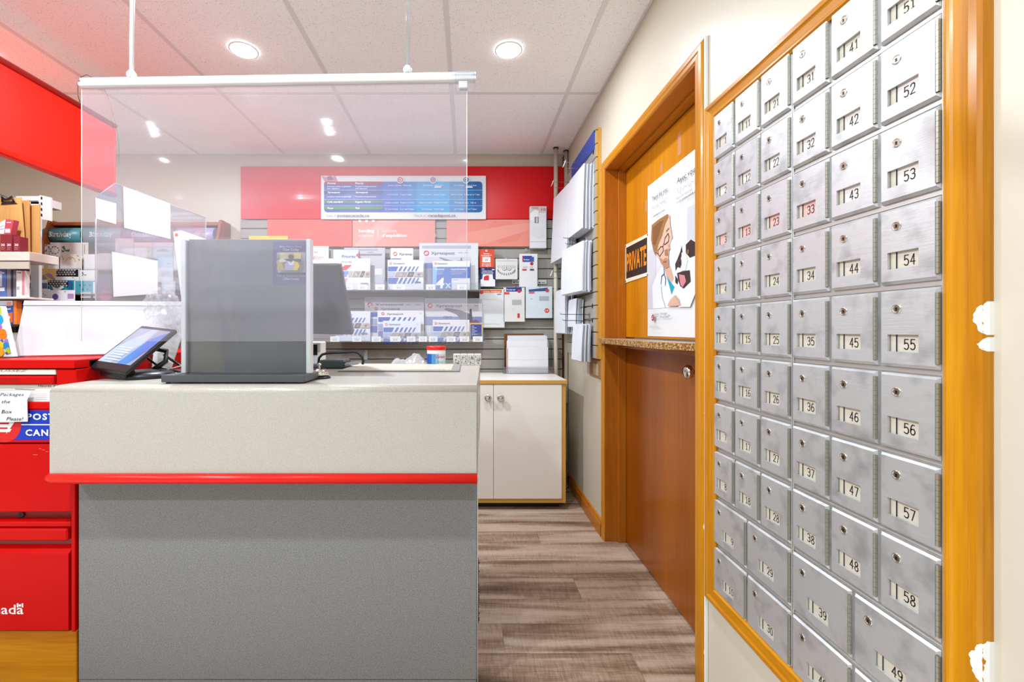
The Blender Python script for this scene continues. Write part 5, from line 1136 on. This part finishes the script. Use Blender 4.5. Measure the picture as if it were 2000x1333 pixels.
# head
pp('eac0a6', (1281, 447), (1290, 432), (1300, 424), (1309, 420), (1310, 440), (1314, 464), (1309, 478), (1307, 492), (1306, 508), (1307, 521), (1300, 524), (1291, 512), (1284, 500), (1278, 488), (1274, 465))
pp('a87848', (1274, 440), (1287, 429), (1305, 418), (1307, 424), (1300, 440), (1294, 462), (1287, 478), (1284, 492), (1281, 499), (1277, 490), (1272.5, 468)); pp('8c5e34', (1276, 445), (1288, 434), (1297, 430), (1289, 455), (1281, 480), (1276, 478))
pp('c89070', (1288, 502), (1296, 508), (1302, 503), (1307, 508), (1307, 522), (1301, 525), (1292, 515)); pp('b87c58', (1299, 489), (1305, 486), (1306, 500), (1300, 500)); pp('dca890', (1306, 476), (1311, 486), (1306, 490))
for g in (((1287, 497), (1286, 490), (1292, 482), (1296, 482), (1297, 490), (1290, 501), (1287, 497)), ((1298, 476), (1300, 466), (1306, 456), (1308, 462), (1307, 472), (1300, 478), (1298, 476)), ((1296, 483), (1298, 476)), ((1283, 494), (1287, 496))): p.line([pw(*q) for q in g], .0035, '2a2422')
p.line([pw(*q) for q in ((1303, 452), (1308, 446))], .004, '7a5030'); p.line([pw(*q) for q in ((1297, 512), (1303, 511))], .003, '9a5a48')
# dog
pp('f6f4f4', (1322, 500), (1330, 480), (1340, 474), (1352, 468), (1360, 470), (1366, 560), (1350, 600), (1328, 600), (1320, 560)); pp('3a2c2a', (1334, 480), (1331, 492), (1326, 505), (1321, 516), (1322, 530), (1326, 522), (1331, 508), (1336, 494)); pp('3a2a26', (1342, 478), (1352, 468), (1362, 474), (1360, 500), (1350, 504), (1342, 494))
pp('4a3a38', (1325, 508), (1332, 504), (1335, 514), (1331, 524), (1326, 522)); pp('2a2222', (1328, 512), (1332, 511), (1332, 518), (1329, 518)); pp('ececec', (1334, 494), (1342, 490), (1346, 510), (1342, 528), (1334, 530)); pp('402e2c', (1325, 534), (1336, 530), (1350, 528), (1352, 550), (1338, 564), (1332, 560), (1328, 550)); pp('e08a90', (1329, 536), (1340, 538), (1343, 550), (1336, 562), (1332, 556)); pp('3a2c2a', (1322, 538), (1327, 546), (1326, 556), (1322, 552))
p.disc(*pw(1347, 492), .009, '8a6a40', 12)
pp('e6b8a0', (1306, 598), (1312, 586), (1322, 576), (1329, 584), (1333, 596), (1322, 598)); p.line([pw(*q) for q in ((1322, 579), (1331, 594))], .003, 'c8907a')
# lettering
p.text('There for you', .062, .087, .019, '3a4456', .004, 0, .150); p.text('Avec vous', .297, .087, .021, '3a4456', .004, 0, .15)
def script(x, y, s, wd, seed):
    q = random.Random(seed); pts = []; n = 46
    for k in range(n):
        t = k/(n-1); a = k*1.05; hh = .55+.9*(q.random() > .72); pts.append((x+wd*t+.35*s*math.cos(a)*.5, y-s*(.3+.3*hh*math.sin(a))))
    p.line(pts, .0016, 'a4a6b0')
script(.062, .125, .028, .15, 3); script(.297, .125, .028, .2, 5)
p.text('Apply now', .06, .148, .0085, 'a0a2a8', 0, 0, .05); p.text('visit', .06, .163, .0085, 'a0a2a8', 0, 0, .018); p.text('canadapost.ca/loan', .082, .163, .0085, '505664', .01, 0, .112)
p.text('Faire une demande', .295, .150, .0095, '8a8c94', 0, 0, .12); p.text('Visitez', .295, .166, .0095, '8a8c94', 0, 0, .045); p.text('postescanada.ca/pret', .345, .166, .0095, '505664', .012, 0, .13)
p.logo(*pw(1279, 621), .014, 'c02030'); p.text('Canada Post', .076, .598, .009, '6a6c74', 0, 0, .065); p.text('MyMoney™', .076, .612, .009, '6a6c74', 0, 0, .055); p.text('Loan', .076, .625, .005, 'a0a0a8'); p.rect(.155, .588, .156, .625, 'a8a8b0'); p.text('MonArgent', .162, .598, .009, '5a5c64', 0, 0, .06); p.text('Postes Canada™', .162, .612, .009, '5a5c64', 0, 0, .085)
p.rect(.045, .645, .14, .6465, 'b0b0b6'); p.rect(.045, .650, .15, .6515, 'b0b0b6')
p.done('printed_face', po)
# private sign
q = [(XD-.004, 2.290, 1.368), (XD-.0032, 2.004, 1.372), (XD-.0032, 2.004, 1.566), (XD-.004, 2.290, 1.568)]
ps = build('private_sign', MB().slab(q, (.0012, 0, 0), pbr('sign_cream', (236, 226, 200), .4)), None, (XD, 2.15, 1.368), 'black and orange private sign with a cream border on the upper door', 'sign')
p = PR((XD-.0043, 2.290, 1.568), (0, -1, 0), (0, 0, -1), (-1, 0, 0)); p.rect(.012, .018, .274, .18, '2e2622'); p.text('PRIVATE', .020, .142, .088, 'f49020', .025, 0, .248)
for x, y in ((.006, .008), (.28, .008), (.006, .192), (.28, .192)): p.disc(x, y, .004, '3a3430', 10)
for k in range(18): p.rect(.03+k*.013, .006+.002*(k % 3), .036+k*.013, .0075+.002*(k % 3), '8a8070'); p.rect(.03+k*.013, .190, .036+k*.013, .1915, 'a89c88')
p.done('lettering', ps)
# old tape marks on the door
tpm = pbr('old_tape_residue', (196, 132, 84), .5)
build('tape_residue', MB().box(XD-.0006, XD-.0001, 1.86, 1.885, 1.80, 1.84, tpm).box(XD-.0006, XD-.0001, 1.70, 1.73, 1.81, 1.90, tpm).box(XD-.0006, XD-.0001, 2.02, 2.045, 1.67, 1.73, tpm), up)
# ------------------------------------------------------------------ greeting card rack at the back left
RXL, RXR = -2.985, -1.745
rk = thing('card_rack', 'red-brown stepped greeting card rack against the back wall', 'card rack', ((RXL+RXR)/2, 3.05, 0))
for x in (RXL, RXR-.02): build('side_panel', MB().slab([(x, 3.215, .2), (x, 3.215, 1.90), (x, 3.10, 1.905), (x, 2.84, 1.06), (x, 2.80, .2)], (.02, 0, 0), M_BROWNRACK), rk)
build('back_panel', MB().box(RXL+.02, RXR-.02, 3.20, 3.215, .2, 1.895, M_BROWNRACK), rk)
build('top_rail', MB().box(RXL+.02, RXR-.02, 3.11, 3.20, 1.868, 1.893, M_BROWNRACK, .002), rk)
build('base', MB().box(RXL+.02, RXR-.02, 2.82, 3.2, 0, .2, M_BROWNRACK), rk)
TIER = [(3.075, 1.62), (3.025, 1.535), (2.975, 1.445), (2.925, 1.36), (2.880, 1.275)]
for (y, z) in TIER:
    build('tier', MB().box(RXL+.02, RXR-.02, y-.022, 3.195, z-.006, z, M_BROWNRACK).box(RXL+.02, RXR-.02, y-.024, y-.021, z-.006, z+.012, M_CLEAR), rk)
def header(lbl, px0, px1, col, txt, fs_=.0, tw=None):
    Y = 3.13; xa, xb = WX(px0, Y), WX(px1, Y); za, zb_ = WZ(474, 3.06), WZ(441, 3.06); b = MB(); n = 12; vs = []
    for x in (xa, xb):
        for k in range(n+1): a = math.pi*k/n; vs.append((x, Y-.055*math.sin(a), (za+zb_)/2+(zb_-za)/2*math.cos(a)))
    m = n+1; b.add(vs, [(k, k+1, k+1+m, k+m) for k in range(n)], pbr('header_'+col, hexc(col), .35), True)
    b.add(vs[:m], [list(range(m))], pm(col)); b.add(vs[m:], [list(range(m))], pm(col)); b.add([vs[0], vs[n], vs[n+m], vs[m]], [(0, 1, 2, 3)], pm(col))
    o = build('header_drum', b, None, ((xa+xb)/2, Y, za), lbl, 'header', 'card rack headers')
    vs, fs, a0, a1 = textgeo(txt, .018, 0); wd = (tw or 46)*3.07/F; kk = wd/(a1-a0); kz = kk*1.0; xc = (xa+xb)/2-wd/2; zc = (za+zb_)/2; R_ = (zb_-za)/2; b = MB()
    def wr(x, z): z2 = zc-.014+z; d = max(-1, min(1, (z2-zc)/R_)); return (x, Y-.0553*math.sqrt(1-d*d)-.0004, z2)
    b.add([wr(xc+(v_[0]-a0)*kk, v_[1]*kz) for v_ in vs], fs, pm('f6f6f4')); b.add([wr(xc+wd*.3, -.022), wr(xc+wd*.85, -.022), wr(xc+wd*.85, -.0195), wr(xc+wd*.3, -.0195)], [(0, 1, 2, 3)], pm('c8dcdc'))
    build('lettering', b, o, recalc=False); return o
header('teal drum header lettered birthday at the left of the card rack', 94, 169, '4f939c', 'Birthday')
header('grey-teal drum header lettered birthday seen through the shield', 171, 247, '5f9aa6', 'Birthday')
header('blue drum header lettered occasions behind the taped notice', 249, 338, '7088b8', 'Occasions', 0, 52)
header('lilac drum header lettered sympathy at the right of the card rack', 352, 424, 'a89ac0', 'Sympathy', 0, 50)

def card(px, tier, lbl, col, d=None, lean=0, off=0.0):
    Y, z = TIER[tier]; Y -= .012+off
    x0, y0, x1, y1 = px; yb = CY+(H-z)*F/Y; dy = yb-y1
    o = flat('greeting_card', lbl, 'card', (x0, y0, x1, yb-.1), Y, .003, col, (lambda p: d(p)) if d else None, 'greeting cards in the rack', .0004)
    return o
def leaves(cols, pts, s=3):
    def d(p):
        for i, (x, y, a) in enumerate(pts):
            c, sn = math.cos(a), math.sin(a); p.poly([(x+c*s, y+sn*s), (x-sn*s*.4, y+c*s*.4), (x-c*s, y-sn*s), (x+sn*s*.4, y-c*s*.4)], cols[i % len(cols)])
    return d
def multi(*fs):
    def d(p):
        for f in fs: f(p)
    return d
def rc(x0, y0, x1, y1, c): return lambda p: p.rect(x0, y0, x1, y1, c)
def ds(x, y, r, c): return lambda p: p.disc(x, y, r, c, 12)
def damask(x0, y0, x1, y1):
    def d(p):
        p.rect(x0, y0, x1, y1, '1e1e20'); n = int((x1-x0)/6)
        for i in range(n+1):
            for j in range(int((y1-y0)/4)+1):
                cx = x0+2+i*6+(j % 2)*3; cy = y0+2+j*4
                if cx+2 < x1 and cy+1.4 < y1: p.disc(cx, cy, 2, 'e8e4dc', 9, 1.4); p.disc(cx, cy, 1, '1e1e20', 7, .7)
    return d
def bfly(x, y, s, c): return lambda p: (p.poly([(x, y), (x-s*.8, y-s), (x-s*.2, y-s*1.4), (x+s*.15, y-s*.4)], c), p.poly([(x, y), (x+s*.2, y-s*.3), (x+s*1.2, y-s*.5), (x+s, y+s*.2)], c), p.poly([(x, y), (x-s*.9, y-s*.3), (x-s*.6, y+s*.3)], '2e4a3a'))
card((150, 474, 172, 500), 0, 'cream card behind the green butterfly card', 'e8e2cc', multi(rc(164, 478, 166, 500, '8a8a5a'), rc(158, 476, 161, 500, '6a5a50')))
card((98, 474, 158, 502), 0, 'white card with one large green butterfly', 'f0ebe6', bfly(127, 491, 8, '4a8a68'), off=.006)
card((76, 478, 99, 502), 0, 'white card with blue leaves at the rack edge', 'eeeeec', leaves(('3a7a94', '5a98b0', '2a5a70'), [(82, 481, .2), (90, 480, 2.6), (84, 489, .9), (90, 490, 2.2), (95, 483, 1.2)], 4), off=.006)
card((97, 480, 118, 502), 0, 'white card with a black leafy ring', 'f4f2ee', leaves(('2a2a2e', '44444a'), [(107+8*math.cos(k*.7), 489+7*math.sin(k*.7), k*.7+1.2) for k in range(9)], 2.6), off=.012)
card((72, 501, 115, 525), 1, 'cream card with brown leaf sprays and a tan band', 'f2e9da', multi(rc(86, 501, 93, 525, 'e8cc94'), leaves(('7a5a34', '8a6a3c', '5a4428'), [(76, 505, 1), (80, 502, 2), (78, 514, 1), (83, 508, .3), (104, 505, .8), (109, 509, 2), (112, 502, 1.2), (100, 507, .3), (106, 516, 1.8)], 3.4)))
card((117, 497, 159, 527), 1, 'cream floral card with a green oval frame', 'f0e6d8', multi(ds(138, 512, 10, 'b8b060'), ds(138, 512.5, 9, 'f4ece0'), rc(125, 512, 150, 524, 'f6efe8'), leaves(('d88a5a', '6a9a50'), [(122, 502, 1), (124, 506, 2), (152, 500, .4), (155, 508, 1), (138, 506, .6)], 2.4)), off=.006)
card((164, 497, 191, 528), 1, 'plain white card right of the oval frame card', 'efedea')
card((191, 495, 220, 528), 1, 'pale card with faint floral pattern behind the shield', 'e8e6e0', leaves(('d4d8c8', 'dcd4cc'), [(195+q*5, 500+(q*7) % 22, q) for q in range(6)], 2.4))
card((69, 525, 108, 549), 2, 'yellow card with a lilac bird', 'e8c870', multi(leaves(('b89440',), [(72+q*6, 527+(q % 2)*4, .2) for q in range(6)], 1.6), lambda p: p.poly([(88, 536), (96, 533), (102, 537), (106, 548), (97, 542)], 'b088b8'), lambda p: p.poly([(74, 543), (86, 537), (92, 545), (80, 549)], '8a9a8a')))
card((109, 526, 154, 549), 2, 'black and white damask card above the teal bow card', 'f4f2f0', multi(damask(110, 526.5, 153, 541), rc(110, 541, 148, 548, 'f6f4f2'), ds(145, 543, 1.2, 'd82868')))
card((155, 528, 190, 549), 2, 'white card with a dark green butterfly', 'eeeee6', bfly(163, 538, 5, '6a8a6a'))
card((190, 538, 219, 551), 2, 'pale card right of the dark butterfly card', 'dcdad8')
card((55, 547, 95, 568), 3, 'white card with a blue-grey landscape picture', 'f0eeee', multi(rc(57, 553, 92, 564, '5a7890'), lambda p: p.poly([(57, 556), (70, 559), (80, 556), (92, 561), (92, 564), (57, 564)], '6a6488')))
card((93, 548, 144, 582), 3, 'teal card with a white bow and damask band', '1a98a4', multi(damask(94, 548.5, 136, 560), rc(136, 549, 143, 582, '2c5a94'), lambda p: p.poly([(104, 560), (114, 564), (124, 559), (128, 562), (118, 568), (108, 570)], 'f0ece6')))
card((145, 549, 186, 582), 3, 'turquoise card with dark printed lettering', '48a4b4', multi(rc(145, 549, 147, 582, 'e8f0f0'), rc(182, 551, 186, 582, 'dce8ea'), lambda p: [p.rect(155+k*5, 556+(k % 2)*8, 157.5+k*5, 559+(k % 2)*8, '2a5c78') for k in range(5)], rc(158, 571, 178, 582, 'd8dcd8')))
card((50, 565, 97, 585), 4, 'white card with a pink floral border', 'f2eef0', leaves(('d888b0', 'a868a0', 'b89050', 'e8a0c0'), [(53+q*4, 571+(q*3) % 7, q) for q in range(10)], 2.2))
card((98, 567, 146, 585), 4, 'white card with a purple disc', 'f4f3f3', multi(ds(108, 580, 6, '6a60a8'), rc(132, 574, 144, 584, 'b890b8'), ds(127, 570, 1.2, 'd83878')))
def d(p): p.poly([(190, 541), (196, 538), (218, 545), (218, 582), (190, 582)], '5c6684'); p.disc(206, 578, 11, 'c85898', 18)
card((190, 536, 219, 583), 3, 'navy-grey card with a pink rosette', '6a7490', d, off=.006)
card((225, 466, 261, 500), 0, 'pale pink card above the others behind the shield', 'e4d8d8', rc(255, 468, 258, 470, 'c09a9a'))
card((262, 474, 298, 501), 0, 'pink card lettered in red script', 'ecdcda', lambda p: (p.text('crossing', 280, 492, 5, 'c87878', 0, .2, 26, 'C'), p.rect(266, 481, 290, 482, 'd0a8a8')), off=.006)
card((297, 474, 338, 500), 0, 'grey card with an arched drawing', 'd8dade', lambda p: p.poly([(305, 492), (310, 487), (318, 486), (326, 488), (330, 492)], '9aa0a6'), off=.006)
card((308, 499, 338, 524), 1, 'light blue card behind the shield', 'b4cfde', rc(326, 514, 332, 516, '5a6a78'))
card((306, 524, 338, 548), 2, 'white card with a pale grey panel', 'e6e8ea', rc(310, 527, 330, 540, 'd0d6da'))
card((316, 550, 342, 574), 3, 'grey card standing in the fourth tier', 'd4d6dc', rc(320, 553, 338, 565, 'e6e8ea'))
card((339, 476, 361, 545), 1, 'tall pale pink card right of the blue card', 'e8dcdc', lambda p: p.text('for you', 349, 509, 4, 'c09a9a', 0, .2, 12, 'C'))
card((415, 480, 436, 502), 0, 'small white card at the right end of the rack', 'e8e4e4')

# ------------------------------------------------------------------ stationery shelves at the far left
GX1 = -2.395; GYF = 2.50
g = thing('stationery_shelf', 'beige stationery shelf unit at the far left below the red valance', 'shelf', (-2.7, 2.6, 0))
build('end_panel', MB().box(-3.1, WX(62, 2.62)-.14, 2.66, 2.69, 0, WZ(395, 2.66), M_DWIRE), g)
M_BEIGE = pbr('beige_metal_shelf', (216, 208, 196), .45)
def sp(px, py, Y): return P(px, py, Y)
def shelf(z0py, t, Y0, Y1, xr, nm='shelf_board', m=None): z = WZ(z0py, Y0); return build(nm, MB().box(-3.1, WX(xr, Y0), Y0, Y1, z-t, z, m or M_BEIGE, .002), g)
s1 = shelf(492, .05, 2.46, 2.64, 57); build('price_rail', MB().box(-3.1, WX(58, 2.455), 2.45, 2.459, WZ(526, 2.455), WZ(512, 2.455), pbr('price_rail', (196, 186, 172), .4), .001), s1)
s3 = shelf(580, .012, 2.47, 2.64, 50); s4 = shelf(634, .012, 2.47, 2.64, 34, m=M_DWIRE)
build('post', MB().box(-3.08, -3.03, 2.60, 2.65, 0, 1.7, M_BEIGE), g)
zs1, zs3, zs4 = WZ(492, 2.46), WZ(580, 2.47), WZ(634, 2.47)
def on(nm, lbl, cat, px, Y, z, t, col, d=None, grp=None, m=None, lean=0):
    x0, y0, x1, y1 = px; yb = CY+(H-z)*F/Y-.1
    o = flat(nm, lbl, cat, (x0, y0, x1, yb), Y, t, col, d, grp, .001, .5, m); o.rotation_euler = (0, lean, 0) if abs(lean) else (0, 0, 0); return o
M_CB = wood('clipboard_hardboard', (180, 128, 68), (210, 164, 100), 2, .5, 5, .1)
for i, (pts, Y, l) in enumerate((([(0, 389), (41, 386), (50, 478), (0, 472)], 2.555, 'front brown clipboard with a black clip on the top shelf'), ([(20, 394), (57, 391), (58, 482), (24, 484)], 2.585, 'middle brown clipboard behind the front one'), ([(40, 402), (78, 400), (78, 478), (44, 482)], 2.615, 'rear brown clipboard next to the white sorter'))):
    pts = [(max(x, -40) if x else -40, y) for x, y in pts]; v = [P(x, y, Y) for x, y in pts]; zm = min(q_.z for q_ in v)
    for q_ in v:
        if q_.z < zm+.06: q_.z = zs1+.0005
    o = build('clipboard', MB().slab(v, (0, .004, 0), M_CB), None, (v[1].x, Y, zs1), l, 'clipboard', 'brown clipboards')
    if i == 0:
        b = MB(); b.slab([P(1, 400, Y-.004), P(33, 398, Y-.004), P(26, 393, Y-.004), P(6, 394, Y-.004)], (0, .006, 0), M_BLACK); b.tube([P(4, 395, Y-.008), P(4, 384, Y-.008), P(9, 390, Y-.008), P(18, 388, Y-.008), P(22, 384, Y-.008), P(27, 394, Y-.008)], .005, M_BLACK, 8); b.tube([P(-20, 372, Y-.01), P(20, 388, Y-.01)], .002, M_DWIRE, 6); build('clip', b, o)
INK = [((0, 458, 11.5, 492), 'first dark red small carton at the frame edge on the top shelf'), ((12, 458, 23, 492), 'second dark red small carton beside the first one'), ((26, 462, 38, 494), 'third dark red carton standing apart on the shelf')]
for k, (px, l) in enumerate(INK):
    on('carton', l, 'carton', px, 2.475, zs1, .05, '8c2a34', (lambda p, px=px: (p.text('30', (px[0]+px[2])/2, 481, 4.6, 'f0dcdc', .03, 0, 7.5, 'C'), p.rect(px[0]+2, 484, px[2]-2, 484.8, 'd0a0a0'), p.rect(px[0]+2, 487, px[2]-3, 487.6, 'd0a0a0'))), 'dark red cartons on the top shelf')
zk = WZ(458, 2.48)
v = [P(-4, 437, 2.49), P(12, 428, 2.49), P(27, 430, 2.49), P(21, 458, 2.49), P(-4, 458, 2.49)]
o = build('carton', MB().slab(v, (0, .03, 0), pm('c8505c')), None, (v[1].x, 2.5, zk), 'pink-red carton with a white side lying on the dark red cartons', 'carton')
p = front(2.4895); p.poly([(-4, 437), (11, 429), (8, 457), (-4, 457)], 'f0eeee'); p.rect(10, 447, 20, 455, 'e8d8d8'); p.rect(13, 434, 22, 436, 'f0c8cc'); p.line([(-2, 444), (8, 441)], 1, '8aa0c0'); p.line([(-2, 449), (8, 447)], 1, '8aa0c0'); p.done('printed_face', o)
# white file sorter
WS = 2.72
t = thing('file_sorter', 'white plastic sorter standing between the clipboards and the card rack', 'sorter', (WX(88, WS), WS+.1, 0))
build('front_panel', MB().slab([P(83, 382, WS), P(99.5, 386, WS), P(99.5, 432, WS), P(83, 428, WS)], (0, .01, 0), pbr('off_white_plastic', (226, 222, 214), .4)), t)
build('rib_edge', MB().slab([P(77, 381, WS+.02), P(83, 383, WS+.02), P(83, 429, WS+.02), P(79, 426, WS+.02)], (0, .02, 0), M_WHITE), t)
for k in range(4): build('slot', MB().slab([P(79.5, 384+k*11, WS+.017), P(82, 385+k*11, WS+.017), P(82, 390+k*11, WS+.017), P(79.5, 389+k*11, WS+.017)], (0, .002, 0), M_BLACK), t)
build('top_shelf', MB().box(WX(30, WS+.05), WX(78, WS+.05), WS+.05, WS+.2, WZ(399, WS+.05), WZ(383, WS+.05), M_WHITE, .002), t); build('dark_gap', MB().box(WX(52, WS+.05), WX(75, WS+.05), WS+.048, WS+.0499, WZ(394, WS+.05), WZ(392.4, WS+.05), M_DGREY), t)
build('leg', MB().box(WX(60, WS+.05), WX(76, WS+.05), WS+.05, WS+.07, 0, WZ(399, WS+.1), M_WHITE), t)
def hp(nm, lbl, cat, px, Y, z, t, col, d=None, lean=0): return on(nm, lbl, cat, px, Y, z, t, col, d, 'stationery on the left shelves', None, lean)
hp('folder_pack', 'blue and white stationery pack at the frame edge on the middle shelf', 'pack', (-12, 527, 12, 574), 2.50, zs3, .03, '5a74b8', lambda p: (p.rect(-12, 530, 4, 560, 'c8d0e8'), p.rect(0, 562, 9, 569, 'f0f0f2'), p.rect(2, 532, 9, 535, 'e8ecf4')))
hp('folder_pack', 'grey folder pack beside the blue and white pack', 'pack', (13, 526, 21, 574), 2.50, zs3, .06, '8a8690'); hp('folder_pack', 'dark folder pack between the grey folders', 'pack', (21.5, 528, 25, 574), 2.50, zs3, .06, '2c3050'); hp('folder_pack', 'second grey folder pack next to the pink edged pack', 'pack', (25.5, 528, 31, 574), 2.50, zs3, .06, '77737c')
hp('folder_pack', 'white pack with a pink edge leaning on the middle shelf', 'pack', (31.5, 529, 48, 577), 2.48, zs3, .03, 'ece4e2', lambda p: (p.rect(43, 529, 48, 577, 'd88890'), p.rect(33, 532, 40, 534, '8a8688'), p.rect(33, 560, 38, 566, 'b0acb0'), p.disc(40, 533, 1.6, 'c84858')))
hp('stationery_pack', 'blue and orange pack of cards on the lower shelf', 'pack', (-6, 588, 25, 630), 2.49, zs4, .03, '2858a8', lambda p: (p.rect(-6, 588, 25, 597, 'dcdfe6'), p.rect(13, 590, 22, 598, 'f0a088'), p.text('Mail Pouch', 6, 605, 3, 'ffffff', .02, 0, 15), p.poly([(-6, 618), (25, 610), (25, 630), (-6, 630)], 'e8682c'), p.rect(8, 618, 20, 623, 'f4e4dc')))
hp('stationery_pack', 'narrow orange pack beside the blue and orange pack', 'pack', (26, 588, 31.5, 632), 2.49, zs4, .05, 'f08030'); hp('stationery_pack', 'blue pack with a white panel next to the orange pack', 'pack', (32, 588, 42, 632), 2.52, zs4, .04, '2c4a94', lambda p: p.rect(34, 592, 40, 612, 'e8ecf4'))
hp('carton', 'dark orange carton low on the far left shelf', 'carton', (-6, 573, 9, 583), 2.60, zs3-.02, .03, 'a84c1c')
LSZ = WZ(705, 2.55)
build('lower_shelf', MB().box(-3.1, WX(60, 2.52), 2.50, 2.68, LSZ-.012, LSZ, M_DWIRE), g)
for k, (px, c, l) in enumerate((((12, 640, 24, 700), '5a4c44', 'dark brown box under the blue and orange pack'), ((24, 650, 40, 700), 'd8d4d0', 'white box low behind the dotted bag'), ((18, 668, 30, 700), 'eceae6', 'white card box low behind the dotted bag with a dark print'))):
    hp('box', l, 'box', px, 2.56-k*.012 if k < 2 else 2.515, LSZ, .012 if k < 2 else .02, c, (lambda p: p.poly([(24, 682), (28, 678), (26, 688)], '3a8a5a')) if k == 2 else None)
build('lower_front', MB().box(-3.1, WX(58, 2.7), 2.69, 2.70, 0, zs1-.05, M_DWIRE), g)
